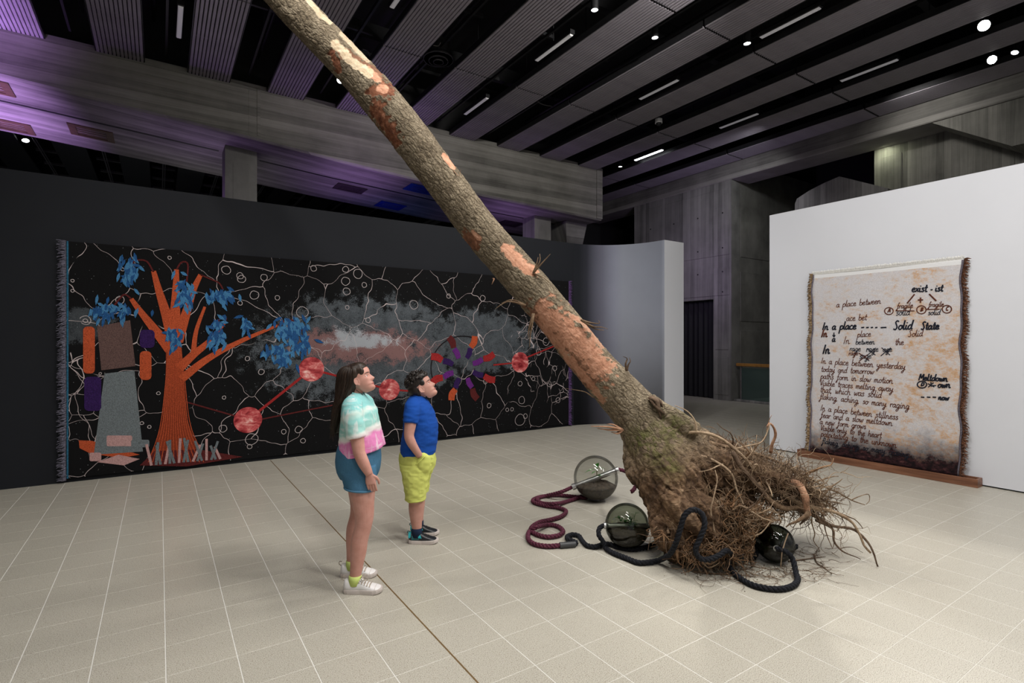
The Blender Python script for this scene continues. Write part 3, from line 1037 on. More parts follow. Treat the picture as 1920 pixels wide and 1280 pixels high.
# root wood: fibrous streaks and knobs
rp = np.stack([th * 8, ss * 5, 0 * ss], 1)
crease = np.clip(1 - np.abs(fbm(co * np.array([11, 11, 3.5]), 2, 51) - 0.5) * 18, 0, 1)
axs = (ctr[-1] - ctr[-60]) / np.linalg.norm(ctr[-1] - ctr[-60])
al = (co @ axs)[:, None] * axs[None]
fib = fbm((co - al) * 34 + al * 5 + w[:, None] * 60, 3, 61) - 0.5
fib2 = 1 - np.abs(fbm((co - al) * 20 + al * 3.5 + w[:, None] * 40, 2, 63) - 0.5) * 5
root_h = -0.018 * crease + 0.024 * fib + 0.008 * fib2 + 0.034 * (fbm(co * 6, 3, 21) - 0.5) + 0.016 * (np.abs(fbm(co * np.array([26, 26, 14]), 3, 31) - 0.5) * -2 + 0.5) + 0.010 * (fbm(co * 60, 2, 41) - 0.5)
h = bark_h * (1 - rootz) + root_h * rootz + 0.4 * bark_h * rootz * (pv < 900)
bare = np.zeros((len(co), 3))
nz = fbm(co * 30, 3, 77) - 0.5
nz2 = fbm(co * 12, 3, 78) - 0.5
def patch(ch, pts, width, amt=1.0, rough=1.1):
    """stripped area along a line on the side that faces the room"""
    best = np.full(len(co), 1e9)
    for (a, b, c, d) in zip([p[0] for p in pts[:-1]], [p[1] for p in pts[:-1]], [p[0] for p in pts[1:]], [p[1] for p in pts[1:]]):
        vx, vy = c - a, d - b
        t = np.clip(((pu - a) * vx + (pv - b) * vy) / (vx * vx + vy * vy + 1e-9), 0, 1)
        best = np.minimum(best, np.hypot(pu - a - t * vx, pv - b - t * vy))
    k = best / width + rough * (1.6 * nz + 1.2 * nz2)
    m = np.clip((1.08 - k) / 0.16, 0, 1) * facing
    bare[:, ch] = np.maximum(bare[:, ch], m * amt)
patch(2, [(700, 168), (728, 168)], 14)
patch(2, [(708, 205), (722, 232), (740, 262)], 15, 1, 1.3)
patch(2, [(622, 100), (634, 130)], 7)
patch(2, [(640, 95), (705, 140)], 11, 0.8)
patch(2, [(878, 440), (890, 462)], 12, 0.9, 1.3)
patch(2, [(1020, 592), (1050, 625), (1085, 660), (1105, 700)], 34, 0.8, 1.2)
patch(1, [(1030, 585), (1045, 610), (1080, 640), (1110, 668), (1122, 690)], 24, 0.62, 1.5)
patch(1, [(1010, 580), (1040, 640), (1090, 700), (1130, 750)], 8, 0.65, 1.3)
patch(1, [(712, 164), (722, 166)], 7.5, 1, 0.5)
patch(1, [(690, 130), (708, 148)], 7, 0.9, 0.6)
patch(1, [(886, 434), (898, 446)], 5, 0.8, 0.8)
patch(1, [(950, 464), (965, 482), (985, 500), (1000, 508)], 11, 0.9, 0.9)
patch(1, [(832, 290), (850, 312)], 5, 1, 0.5)
patch(1, [(1070, 590), (1100, 610), (1130, 650)], 5, 0.6, 1.4)
patch(0, [(628, 80), (645, 98), (655, 112), (680, 128), (692, 136)], 8.5, 1, 0.75)
patch(0, [(578, 0), (602, 28), (620, 40)], 4.5, 0.7, 0.5)
patch(0, [(640, 62), (668, 92), (690, 112)], 4.5, 0.6, 0.5)
edge_any = bare.max(1)
h = h * (1 - 0.8 * edge_any) - 0.007 * edge_any * (1 - rootz) + 0.012 * bare[:, 2] * nz
set_co(trunk_me, co + no * h[:, None])
co2 = get_co(trunk_me)
co2[:, 2] = np.maximum(co2[:, 2], 0.004)
set_co(trunk_me, co2 - np.array(tree.location))
zone = np.zeros((len(co), 3))
zone[:, 0] = rootz
mossy = lambda u, v, r: np.exp(-(((pu - u) / r) ** 2 + ((pv - v) / r) ** 2))
zone[:, 1] = np.clip(mossy(1262, 800, 34) + mossy(1200, 822, 26) + mossy(1255, 875, 22) + 0.7 * mossy(1225, 845, 24), 0, 1)
point_attr(trunk_me, 'bare', bare)
zone[:, 2] = np.clip(0.7 * crease + np.clip(-fib * 4.5, 0, 0.8), 0, 1) * rootz
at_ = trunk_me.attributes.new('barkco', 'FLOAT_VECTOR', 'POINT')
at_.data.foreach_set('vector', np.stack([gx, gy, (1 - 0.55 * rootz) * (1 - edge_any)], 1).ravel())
point_attr(trunk_me, 'zone', zone)
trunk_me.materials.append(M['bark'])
trunk_me.name = 'trunk'
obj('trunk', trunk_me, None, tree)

rng = random.Random(11)
SPH = [(P(1117, 898, 5.39), 0.222), (P(1176, 985, 4.145), 0.17), (P(1453, 1021, 3.88), 0.133)]
SPH = [(Vector((c.x, c.y, r)), r) for c, r in SPH]
def wander(p, d, length, step, curl, drop, r0, floor_z=0.006):
    """a root that grows from p, turning at random"""
    p, d = Vector(p), Vector(d).normalized()
    out = [p.copy()]
    drift = Vector((rng.gauss(0, 1), rng.gauss(0, 1), rng.gauss(0, 1))) * curl
    for k in range(int(length / step)):
        if k % 4 == 0:
            drift = Vector((rng.gauss(0, 1), rng.gauss(0, 1), rng.gauss(0, 1))) * curl
        d = (d + drift + Vector((rng.gauss(0, 1), rng.gauss(0, 1), rng.gauss(0, 1))) * curl * 0.6 + Vector((0, 0, -drop))).normalized()
        q = p + d * step
        if q.z < floor_z + r0:
            q.z = floor_z + r0
            d.z = abs(d.z) * 0.2
        if SPH[2][1] and (q.x * SY + q.y * CY) < 3.95:
            dq = q.x * SY + q.y * CY
            if math.hypot(960 + 1000 * (CY * q.x - SY * q.y) / dq - 1455, 640 - 1000 * (q.z - CAM_H) / dq - 1022) < 40:
                break
        for c, r in SPH:
            v = q - c
            if v.length < r + 0.015:
                q = c + v.normalized() * (r + 0.015)
                d = (d + v.normalized() * 0.8).normalized()
        p = q
        out.append(p.copy())
    if len(out) == 1:
        out.append(out[0] + d * 0.01)
    return out
def root_part(pts, r0, r1, m, sides=8, n=22, jitter=0.0, label=None, name='root'):
    """pts: (u, v, depth) on the way from the stump outwards"""
    q = catmull([P(*p) for p in pts], n)
    if jitter:
        q = q + (np.stack([fbm(q * 9, 2, 3), fbm(q * 9, 2, 4), fbm(q * 9, 2, 6)], 1) - 0.5) * jitter
    q[:, 2] = np.maximum(q[:, 2], 0.006 + min(r0, r1))
    rad = np.linspace(r0, r1, n) * (1 + 0.35 * (vnoise(q * 22, 5) - 0.5))
    return wchild(name, MB().tube(q, rad, sides), m, tree, smooth=True, label=label)
root_part([(1470, 903, 3.95), (1490, 904, 3.88), (1502, 914, 3.82), (1508, 930, 3.79), (1512, 948, 3.78), (1515, 964, 3.78)], 0.031, 0.022, M['root_red'], 14, 30, 0.03, 'thick stripped reddish root stub')
root_part([(1516, 958, 3.77), (1508, 970, 3.74), (1494, 976, 3.73), (1482, 980, 3.74), (1472, 988, 3.75)], 0.019, 0.004, M['root'], 10, 20, 0.03)
root_part([(1516, 962, 3.78), (1512, 972, 3.76), (1500, 984, 3.76)], 0.018, 0.004, M['root_dark'], 8, 14, 0.02)
root_part([(1440, 892, 3.98), (1475, 930, 3.9), (1520, 950, 3.92), (1560, 958, 3.92), (1596, 978, 3.9), (1614, 1004, 3.88), (1620, 1022, 3.86), (1632, 1036, 3.85)], 0.020, 0.007, M['root_light'], 9, 30, 0.012)
root_part([(1470, 940, 3.98), (1530, 968, 3.95), (1560, 985, 3.92), (1600, 992, 3.9), (1624, 1012, 3.86), (1638, 1036, 3.80), (1646, 1064, 3.765)], 0.018, 0.005, M['root_dark'], 7, 30, 0.01)
root_part([(1530, 975, 3.94), (1560, 990, 3.92), (1564, 1014, 3.9), (1576, 1030, 3.88), (1590, 1038, 3.86), (1614, 1048, 3.86)], 0.012, 0.003, M['root_dark'], 6, 26, 0.012)
root_part([(1575, 1030, 3.88), (1582, 1026, 3.9), (1600, 1026, 3.95), (1618, 1036, 3.96)], 0.003, 0.0015, M['root_dark'], 5, 12)
root_part([(1520, 972, 3.92), (1528, 1000, 3.9), (1526, 1014, 3.9), (1538, 1033, 3.88)], 0.006, 0.002, M['root'], 5, 16, 0.01)
root_part([(1265, 828, 4.12), (1282, 815, 4.06), (1306, 810, 4.02), (1345, 818, 3.98), (1378, 842, 3.96), (1405, 868, 3.95), (1430, 905, 3.94)], 0.012, 0.010, M['root_light'], 8, 26, 0.008)
root_part([(1306, 812, 4.02), (1304, 792, 4.02), (1296, 778, 4.03), (1284, 768, 4.04), (1265, 760, 4.06)], 0.008, 0.003, M['root_light'], 6, 16, 0.004)
root_part([(1378, 842, 3.96), (1400, 836, 3.98), (1425, 830, 4.0), (1436, 815, 4.02), (1444, 794, 4.02)], 0.006, 0.004, M['root_light'], 6, 16, 0.01)
root_part([(1445, 848, 4.1), (1448, 832, 4.08), (1454, 815, 4.06), (1450, 800, 4.05), (1443, 793, 4.04), (1438, 800, 4.03)], 0.015, 0.006, M['root_red'], 8, 18, 0.006)
root_part([(1374, 848, 3.92), (1390, 876, 3.9), (1412, 900, 3.88), (1436, 930, 3.86), (1460, 950, 3.86), (1500, 955, 3.88)], 0.017, 0.012, M['root_dark'], 8, 24, 0.012)
root_part([(1420, 905, 3.9), (1440, 935, 3.86), (1470, 952, 3.84), (1500, 950, 3.86), (1512, 962, 3.88)], 0.022, 0.014, M['root'], 8, 24, 0.012)
root_part([(1330, 830, 4.3), (1400, 845, 4.2), (1450, 862, 4.1), (1500, 888, 4.02), (1540, 910, 4.0), (1575, 925, 4.0), (1600, 940, 4.0), (1622, 946, 4.0)], 0.016, 0.003, M['root'], 7, 30, 0.02)
root_part([(1595, 938, 4.0), (1612, 930, 4.0), (1628, 926, 4.0), (1630, 938, 3.99), (1624, 945, 3.98)], 0.004, 0.0025, M['root'], 5, 14, 0.006)
root_part([(1300, 850, 4.02), (1335, 862, 3.98), (1370, 885, 3.9), (1385, 925, 3.84), (1400, 960, 3.82)], 0.012, 0.006, M['root_light'], 6, 20, 0.02)
root_part([(1355, 870, 3.95), (1330, 880, 3.9), (1310, 884, 3.88)], 0.006, 0.002, M['root_light'], 5, 14, 0.008)
root_part([(1313, 895, 3.93), (1300, 905, 3.86), (1288, 915, 3.83), (1284, 935, 3.8), (1285, 955, 3.76)], 0.004, 0.002, M['root_light'], 5, 16, 0.006)
root_part([(1340, 1000, 3.72), (1333, 960, 3.72), (1338, 930, 3.74), (1344, 900, 3.76), (1340, 880, 3.8)], 0.010, 0.003, M['root_light'], 6, 20, 0.02)
root_part([(1380, 1030, 3.75), (1400, 1010, 3.72), (1425, 1000, 3.70), (1440, 985, 3.70), (1446, 975, 3.72)], 0.008, 0.003, M['root_light'], 6, 18, 0.014)
root_part([(1478, 1000, 3.75), (1468, 1030, 3.70), (1464, 1062, 3.69)], 0.004, 0.004, M['root_light'], 5, 14, 0.01)
root_part([(1350, 1040, 3.76), (1400, 1058, 3.74), (1450, 1070, 3.72)], 0.008, 0.002, M['root_dark'], 5, 16, 0.02)
root_part([(1300, 1070, 3.70), (1340, 1078, 3.66), (1380, 1082, 3.64), (1420, 1085, 3.60)], 0.008, 0.002, M['root_dark'], 5, 18, 0.02)
# middle sized roots, each its own part
skel = {'A': [(1310, 866, 4.1), (1400, 890, 4.04), (1510, 918, 3.94)], 'B': [(1250, 1005, 3.80), (1290, 1030, 3.74), (1350, 1034, 3.72), (1412, 1010, 3.80)],
        'C': [(1340, 845, 4.45), (1400, 860, 4.45), (1480, 895, 4.4)], 'D': [(1335, 945, 3.92), (1385, 975, 3.82), (1440, 985, 3.86)],
        'E': [(1370, 880, 4.2), (1450, 910, 4.2), (1530, 945, 4.1)]}
skel = {k: catmull([P(*p) for p in v], 40) for k, v in skel.items()}
right = Vector((CY, -SY, 0))
toward = Vector((-SY, -CY, 0))
def rdir(bx, by, bz, s=1.0):
    return right * (bx + rng.gauss(0, s)) + toward * (by + rng.gauss(0, s)) + Vector((0, 0, bz + rng.gauss(0, s)))
for k in range(96):
    key = 'AABCDDEE'[k % 8]
    p = Vector(skel[key][rng.randrange(40)])
    if key == 'B':
        d, L = rdir(0.3, 0.3, 0.2, 0.6), rng.uniform(.15, .35)
    elif key == 'D':
        d, L = rdir(0.7, 0.4, -0.1, 0.6), rng.uniform(.2, .45)
    else:
        d, L = rdir(1.0, 0.2, -0.1, 0.55), rng.uniform(.25, .5)
    r0 = rng.uniform(.006, .014)
    q = wander(p, d, L, 0.03, 0.22, 0.03, r0)
    rad = np.linspace(r0, r0 * 0.25, len(q))
    wchild('root', MB().tube(q, rad, 6), M[('root', 'root_light', 'root', 'root_dark', 'fibre')[k % 5]], tree, smooth=True)
# the fine roots nobody could count
fine = MB()
def fine_root(p, d, L, r0, curl, drop, mi, forks=1):
    q = wander(p, d, L, 0.022, curl, drop, r0)
    if len(q) < 3:
        return
    fine.cur = mi
    fine.tube(q, np.linspace(r0, 0.0009, len(q)), 4, cap=False)
    for _ in range(forks):
        i = rng.randrange(1, len(q) - 1)
        dd = (q[i + 1] - q[i]).normalized() + Vector((rng.gauss(0, .6), rng.gauss(0, .6), rng.gauss(0, .6)))
        fine_root(q[i], dd, L * rng.uniform(.25, .6), r0 * 0.6, curl * 1.1, drop, mi, 0)
for k in range(620):
    p = Vector(skel['A'][rng.randrange(4, 40)])
    fine_root(p, rdir(0.85, 0.25, 0.02, 0.7), rng.uniform(.12, .46), rng.uniform(.0022, .0055), 0.3, 0.05, rng.choice((0, 0, 1, 2)), 2)
for k in range(470):
    p = Vector(skel['E'][rng.randrange(0, 40)])
    fine_root(p, rdir(1.0, 0.1, 0.12, 0.7), rng.uniform(.14, .50), rng.uniform(.002, .005), 0.3, 0.05, rng.choice((0, 0, 1, 2)), 2)
for k in range(200):
    p = Vector(skel['C'][rng.randrange(40)])
    fine_root(p, rdir(0.6, 0.2, 0.2, 0.7), rng.uniform(.12, .36), rng.uniform(.002, .005), 0.3, 0.04, rng.choice((0, 2)), 2)
for k in range(520):
    p = Vector(skel['D'][rng.randrange(40)]) + rdir(0, 0, 0, 0.03)
    fine_root(p, rdir(0.25, 0.35, -0.1, 0.8), rng.uniform(.10, .32), rng.uniform(.0022, .0055), 0.34, 0.06, rng.choice((0, 1, 3, 3)), 2)
for k in range(520):
    p = Vector(skel['B'][rng.randrange(40)]) + rdir(0, 0, 0.03, 0.04)
    fine_root(p, rdir(0.25, 0.2, -0.1, 0.8), rng.uniform(.08, .26), rng.uniform(.002, .0055), 0.34, 0.05, rng.choice((0, 2, 3, 3)), 1)
for k in range(150):                         # thick shreds of root fibre
    p = Vector(skel[rng.choice('BBD')][rng.randrange(40)]) + rdir(0, 0, 0.03, 0.04)
    q = wander(p, rdir(0.3, 0.3, -0.1, 0.7), rng.uniform(.08, .2), 0.022, 0.3, 0.05, 0.008)
    if len(q) > 3:
        fine.cur = rng.choice((0, 2, 3))
        fine.tube(q, np.linspace(rng.uniform(.006, .013), .002, len(q)), 5, cap=False, flat=0.45)
for k in range(120):                         # strands that lie on the floor
    c = G(rng.uniform(1290, 1560), rng.uniform(1025, 1085), 0.02)
    fine_root(c, rdir(0.6, 0.1, -0.1, 0.4), rng.uniform(.1, .35), rng.uniform(.0012, .003), 0.25, 0.25, rng.choice((0, 2)), 1)
wchild('fine_roots', fine, [M['root'], M['root_light'], M['root_dark'], M['fibre']], tree, kind='stuff', smooth=True, fix=False)
# torn bark, splinters and twigs on the trunk
def splinters(name, anchor, tips, r, m, label=None):
    mb = MB()
    for t in tips:
        q = catmull([anchor] + t, 10)
        mb.tube(q, np.linspace(r, r * 0.18, 10), 6, flat=0.45)
    wchild(name, mb, m, tree, smooth=True, label=label)
splinters('splinter', P(1000, 512, 4.22), [[P(1012, 490, 4.2), P(1012, 476, 4.2)], [P(1012, 498, 4.2), P(1032, 476, 4.2)], [P(1006, 495, 4.2), P(1009, 482, 4.2)], [P(1018, 520, 4.2), P(1030, 530, 4.22)]], 0.016, M['root'], 'upright splinters on the trunk')
splinters('bark_strip', P(985, 572, 4.22), [[P(955, 565, 4.18), P(938, 572, 4.18), P(928, 580, 4.18)], [P(960, 562, 4.2), P(940, 568, 4.2)]], 0.02, M['root'], 'torn bark strip curling off the trunk')
splinters('bark_strip', P(1000, 588, 4.2), [[P(997, 610, 4.18), P(994, 630, 4.18), P(993, 650, 4.18)], [P(992, 615, 4.18), P(990, 636, 4.18)]], 0.02, M['root'], 'torn bark strip hanging below the trunk')
splinters('bark_strip', P(1090, 600, 4.2), [[P(1112, 612, 4.16), P(1128, 613, 4.15), P(1140, 617, 4.15)], [P(1108, 605, 4.17), P(1124, 606, 4.16), P(1122, 600, 4.16)], [P(1115, 616, 4.16), P(1133, 619, 4.15)]], 0.022, M['root'], 'torn bark strip pointing right off the trunk')
splinters('bark_strip', P(1165, 805, 4.1), [[P(1140, 800, 4.05), P(1108, 799, 4.05)], [P(1145, 806, 4.06), P(1120, 803, 4.05)], [P(1150, 796, 4.1), P(1138, 795, 4.1)], [P(1158, 812, 4.08), P(1146, 810, 4.06)]], 0.028, M['root_red'], 'broken reddish bark strip at the foot of the trunk')
splinters('twig', P(1175, 695, 4.18), [[P(1173, 682, 4.16), P(1176, 672, 4.16), P(1168, 668, 4.16)], [P(1178, 684, 4.16), P(1182, 677, 4.15), P(1180, 670, 4.15)]], 0.012, M['root_dark'], 'dry twig stub on the trunk')
splinters('twig', P(1112, 745, 4.2), [[P(1098, 735, 4.18), P(1080, 731, 4.18), P(1060, 728, 4.2)]], 0.01, M['root'], 'thin twig left of the trunk')
splinters('twig', P(925, 522, 4.3), [[P(926, 524, 4.2), P(922, 533, 4.2)]], 0.012, M['root_red'])
splinters('twig', P(848, 318, 4.3), [[P(860, 330, 4.26), P(862, 326, 4.26), P(864, 318, 4.26)]], 0.006, M['root_red'], 'small shred of bark on the upper edge')
splinters('bark_flake', P(1222, 745, 4.12), [[P(1232, 752, 4.06), P(1236, 770, 4.05), P(1240, 785, 4.06)], [P(1230, 760, 4.05), P(1246, 776, 4.05)], [P(1238, 752, 4.08), P(1244, 766, 4.07)]], 0.034, M['root_dark'], 'loose dark bark flake at the foot of the trunk')
# twigs that fell off on the floor
for pts, lab in (([(1478, 1052), (1510, 1048), (1548, 1043)], 'straight broken twig on the floor right of the smallest glass sphere'),
                 ([(1526, 1040), (1532, 1055), (1548, 1066), (1560, 1076)], 'crooked dark twig on the floor at the right end of the debris')):
    q = catmull([G(u, v, 0.007) for u, v in pts], 16)
    o0 = Vector(q[0])
    mb = MB().tube([Vector(p) - o0 for p in q], np.linspace(0.006, 0.002, 16), 6)
    for i in (5, 9):
        e = Vector(q[i]) - o0
        mb.tube([e, e + right * 0.03 + toward * (0.05 if i == 5 else -0.03)], [0.003, 0.001], 5)
    mb.v = [(x, y, max(z, -0.006)) for x, y, z in mb.v]
    obj('fallen_twig', mb, M['root_dark'], None, smooth=True, label=lab, cat='twig', loc=o0)
mb = MB()
for k in range(200):
    p = G(rng.gauss(1420, 75), min(max(rng.gauss(1066, 16), 1030), 1110), 0.003)
    s = rng.uniform(.0012, .0038)
    mb.box(p.x - s, p.x + s, p.y - s * .6, p.y + s * .6, 0.0005, 0.0005 + s)
obj('soil_crumbs', mb, M['root_dark'], None, kind='stuff', label='scattered crumbs of soil and bark below the root ball', cat='debris', fix=False)

# ------------------------------------------------------------------ ropes
def rope_mat(name, lo, hi):
    N = NT(name)
    v = N.coord('Object')
    f = N.noise(v, 120, 3, 0.7)
    N.bump(f, 0.6, 0.003)
    return N.set(N.ramp(f, [(0.38, lo), (0.62, hi)]), 0.8, 0, 0.2)
M['rope_black'] = rope_mat('black_rope', (0.005, 0.005, 0.007), (0.016, 0.018, 0.024))
M['rope_maroon'] = rope_mat('maroon_rope', (0.035, 0.010, 0.018), (0.15, 0.035, 0.065))
def rope(mb, pts, r=0.0195, lay=0.085, density=130):
    pts = [Vector(p) for p in pts]
    L = sum((b - a).length for a, b in zip(pts, pts[1:]))
    n = max(12, int(L * density))
    q = catmull(pts, n)
    q[:, 2] = np.maximum(q[:, 2], r + 0.001)
    T = np.gradient(q, axis=0)
    T /= np.linalg.norm(T, axis=1)[:, None]
    nrm = np.cross(T[0], [0.1, 0.2, 1.0])
    N_, B_ = [], []
    for i in range(n):
        nrm = nrm - T[i] * (nrm @ T[i])
        nrm = nrm / np.linalg.norm(nrm)
        N_.append(nrm)
        B_.append(np.cross(T[i], nrm))
    N_, B_ = np.array(N_), np.array(B_)
    s = np.concatenate([[0], np.cumsum(np.linalg.norm(np.diff(q, axis=0), axis=1))])
    for k in range(3):
        a = 2 * math.pi * (s / lay + k / 3)
        c = q + (np.cos(a)[:, None] * N_ + np.sin(a)[:, None] * B_) * r * 0.46
        mb.tube(c, r * 0.56, 7)
def K(x, y, h=0.021):
    return G(970 + x / 5.819, 840 + y / 5.819, h)
S1, S2, S3 = SPH
tipL, tipR = P(1073, 913, 5.39), P(1160, 880, 5.39)
mr = thing('maroon_rope', 'dark maroon twisted rope looping over the floor from the clear glass sphere', 'rope', (K(335, 900).x, K(335, 900).y, 0))
mb = MB()
rope(mb, [tipL, P(1052, 922, 5.36), K(300, 522), K(185, 552), K(180, 588), K(300, 626), K(450, 648), K(532, 685), K(490, 738), K(380, 776), K(240, 808), K(150, 872), K(190, 928),
          K(320, 966), K(450, 950), K(500, 905), K(440, 850), K(330, 836), K(215, 860, 0.055), K(135, 905), K(118, 980), K(180, 1040), K(320, 1068), K(475, 1060)])
rope(mb, [K(720, 515), K(620, 555), K(520, 588), K(400, 606, 0.05), K(265, 596), K(216, 558), K(290, 524), K(450, 512), K(640, 530), K(760, 545)])
rope(mb, [tipR, P(1172, 883, 5.36), P(1180, 890, 5.2), P(1192, 905, 4.9), P(1190, 915, 4.85), P(1184, 922, 4.82)])
wchild('cord', mb, M['rope_maroon'], mr, smooth=True, fix=False)
sl = [K(462, 1060, 0.024), K(632, 1046, 0.024)]
M['sleeve'] = plain('grey_sleeve', (0.045, 0.047, 0.05, 1), 0.45, 0.2, 0.15, 12)
wchild('sleeve', MB().tube([sl[0], (sl[0] + sl[1]) / 2, sl[1]], 0.0235, 18), M['sleeve'], mr, label='dark grey sleeve joining the maroon and the black rope')
br = thing('black_rope', 'thick black twisted rope winding between the glass spheres and the roots', 'rope', (K(900, 1060).x, K(900, 1060).y, 0))
mb = MB()
t2L, t2R = P(1132, 985, 4.145), P(1221, 986, 4.145)
rope(mb, [K(625, 1048), K(642, 1028), K(600, 1008), K(555, 995), K(543, 965), K(600, 942), K(670, 955), K(705, 1005), K(760, 1058), K(850, 1074), K(930, 1052), K(1010, 1046), K(1100, 1078),
          K(1250, 1100), K(1400, 1082), K(1500, 1040), K(1545, 985, 0.05), P(1232, 998, 4.08), t2R])
rope(mb, [t2L, P(1124, 990, 4.12), P(1123, 1003, 4.08), K(942, 1030, 0.06), K(965, 1092), K(1050, 1142), K(1200, 1202), K(1320, 1246), K(1450, 1242), G(1236, 1050, 0.03), P(1256, 1038, 3.66), P(1268, 1015, 3.58), P(1277, 985, 3.57),
          P(1284, 965, 3.57), P(1296, 956, 3.57), P(1308, 957, 3.58), P(1318, 966, 3.57), P(1321, 985, 3.55), P(1312, 1010, 3.54), P(1304, 1030, 3.54), P(1312, 1046, 3.54), P(1330, 1048, 3.54), P(1350, 1040, 3.56), P(1362, 1032, 3.6), P(1372, 1040, 3.7)])
s3f = Vector((P(1456, 1028, 3.75)))
rope(mb, [P(1352, 1046, 3.74), P(1364, 1048, 3.70), G(1370, 1066, 0.03), G(1392, 1092), G(1420, 1105), G(1458, 1110), G(1486, 1104), G(1496, 1092), G(1492, 1070, 0.04), P(1486, 1048, 3.68), P(1474, 1034, 3.69), s3f])
b3 = S3[0] + (S3[0] - s3f).normalized() * 0.12
rope(mb, [S3[0] + right * 0.11 + toward * -0.05, P(1488, 1025, 3.95), P(1493, 1024, 3.98)])
rope(mb, [P(1400, 995, 4.0), P(1416, 1010, 3.95), P(1420, 1030, 3.9), P(1412, 1046, 3.88), P(1398, 1052, 3.88)])
rope(mb, [P(1304, 930, 3.9), P(1318, 950, 3.84), P(1345, 965, 3.86), P(1375, 985, 3.88)])
wchild('cord', mb, M['rope_black'], br, smooth=True, fix=False)

# ------------------------------------------------------------------ glass spheres with plants
def glass(name, tint, gloss=0.05):
    N = NT(name)
    tr = N.n('ShaderNodeBsdfTransparent')
    tr.inputs[0].default_value = tint + (1,)
    gl = N.n('ShaderNodeBsdfGlossy')
    gl.inputs['Roughness'].default_value = 0.02
    lw = N.n('ShaderNodeLayerWeight')
    lw.inputs['Blend'].default_value = 0.12
    fr = N.math('MULTIPLY_ADD', lw.outputs['Fresnel'], 0.8, gloss, clamp=True)
    # thicker towards the rim: a real wall of glass absorbs more there
    lw2 = N.n('ShaderNodeLayerWeight')
    lw2.inputs['Blend'].default_value = 0.35
    tc = N.mix(N.math('POWER', lw2.outputs['Facing'], 3.5), tint + (1,), tuple(c * 0.55 for c in tint) + (1,))
    N.link(tc, tr.inputs[0])
    mx = N.n('ShaderNodeMixShader')
    N.link(fr, mx.inputs[0])
    N.link(tr.outputs[0], mx.inputs[1])
    N.link(gl.outputs[0], mx.inputs[2])
    N.link(mx.outputs[0], N.out.inputs['Surface'])
    return N.m
M['glass_clear'] = glass('smoky_glass', (0.84, 0.85, 0.83))
M['glass_dark'] = glass('dark_smoky_glass', (0.52, 0.55, 0.49))
M['glass_darkest'] = glass('very_dark_glass', (0.26, 0.28, 0.24))
M['steel'] = plain('brushed_steel', (0.62, 0.62, 0.62, 1), 0.28, 0.9, 0.1, 60)
M['soil'] = plain('soil', (0.045, 0.032, 0.022, 1), 0.95, 0, 0.6, 40, 0.8)
M['moss'] = plain('moss', (0.05, 0.085, 0.02, 1), 0.95, 0, 0.5, 60, 0.8)
M['leaf'] = plain('green_leaf', (0.06, 0.30, 0.035, 1), 0.4, 0, 0.2, 20)
M['leaf_dark'] = plain('dark_green_leaf', (0.045, 0.17, 0.03, 1), 0.5, 0, 0.3, 20)
M['stem'] = plain('plant_stem', (0.14, 0.12, 0.05, 1), 0.6)
def leaf(mb, base, tip, width, lift=0.01):
    base, tip = Vector(base), Vector(tip)
    ax = tip - base
    sd = ax.cross(Vector((0.2, 0.1, 1)))
    if sd.length < 1e-5:
        sd = ax.cross(Vector((1, 0, 0)))
    sd.normalize()
    up = sd.cross(ax).normalized()
    prof_ = ((0, .06), (.2, .7), (.45, 1), (.7, .75), (.9, .3), (1, .02))
    rows = []
    for t, w_ in prof_:
        c = base + ax * t + up * lift * math.sin(math.pi * t)
        hw = sd * width * 0.5 * w_
        rows.append([c - hw, c - up * width * 0.10 * w_, c + hw, c + up * 0.0006])
    mb.loft(rows, cap=True)
def sphere_thing(c, r, glassm, tube_a, tube_b, soil_h, label, rings=True):
    t = thing('glass_sphere', label, 'glass sphere', (c.x, c.y, 0), group='glass spheres around the roots')
    wchild('shell', MB().ell(c, r, r, r, 48, 32), glassm, t, smooth=True, label='smoke tinted glass shell')
    # soil bowl: inner sphere below a bumpy level
    mb = MB()
    ri = r - 0.006
    rings_ = []
    for z in np.linspace(-0.98, soil_h, 8):
        rad = ri * math.sqrt(max(0, 1 - z * z))
        rings_.append([(c.x + rad * math.cos(a), c.y + rad * math.sin(a), c.z + ri * z) for a in np.linspace(0, 2 * math.pi, 33)[:-1]])
    for k in (0.75, 0.4):
        rad = ri * math.sqrt(max(0, 1 - soil_h ** 2)) * k
        rings_.append([(c.x + rad * math.cos(a), c.y + rad * math.sin(a), c.z + ri * soil_h + r * (0.10 if k > .5 else 0.16) * (0.6 + 0.8 * rng.random())) for a in np.linspace(0, 2 * math.pi, 33)[:-1]])
    mb.loft(rings_)
    wchild('soil', mb, M['soil'], t)
    q = catmull([tube_a, c.lerp(tube_a, 0.0) if False else (Vector(tube_a) + Vector(tube_b)) / 2, tube_b], 10)
    wchild('steel_tube', MB().tube(q, 0.021 * r / 0.22 + 0.004, 18), M['steel'], t, smooth=True, label='steel tube through the sphere')
    d = (Vector(tube_b) - Vector(tube_a)).normalized()
    for e, sgn in ((tube_a, 1), (tube_b, -1)):
        wchild('collar', MB().tube([Vector(e), Vector(e) + d * sgn * 0.035], 0.027 * r / 0.22 + 0.004, 18), M['steel'], t, label='steel collar where the rope enters')
    return t
sphere_thing(S1[0], S1[1], M['glass_clear'], tipL, tipR, -0.35, 'clear smoky glass sphere with a seedling, farthest of the three spheres')
sphere_thing(S2[0], S2[1], M['glass_dark'], t2L, t2R, -0.2, 'dark smoky glass sphere with moss beside the stump on the black rope')
sphere_thing(S3[0], S3[1], M['glass_darkest'], s3f, S3[0] - (s3f - S3[0]) * 1.02, -0.3, 'smallest and darkest glass sphere under the right side of the roots')
def SP(c, x, z, dd=0.0):
    return c + right * x + Vector((0, 0, z)) + toward * dd
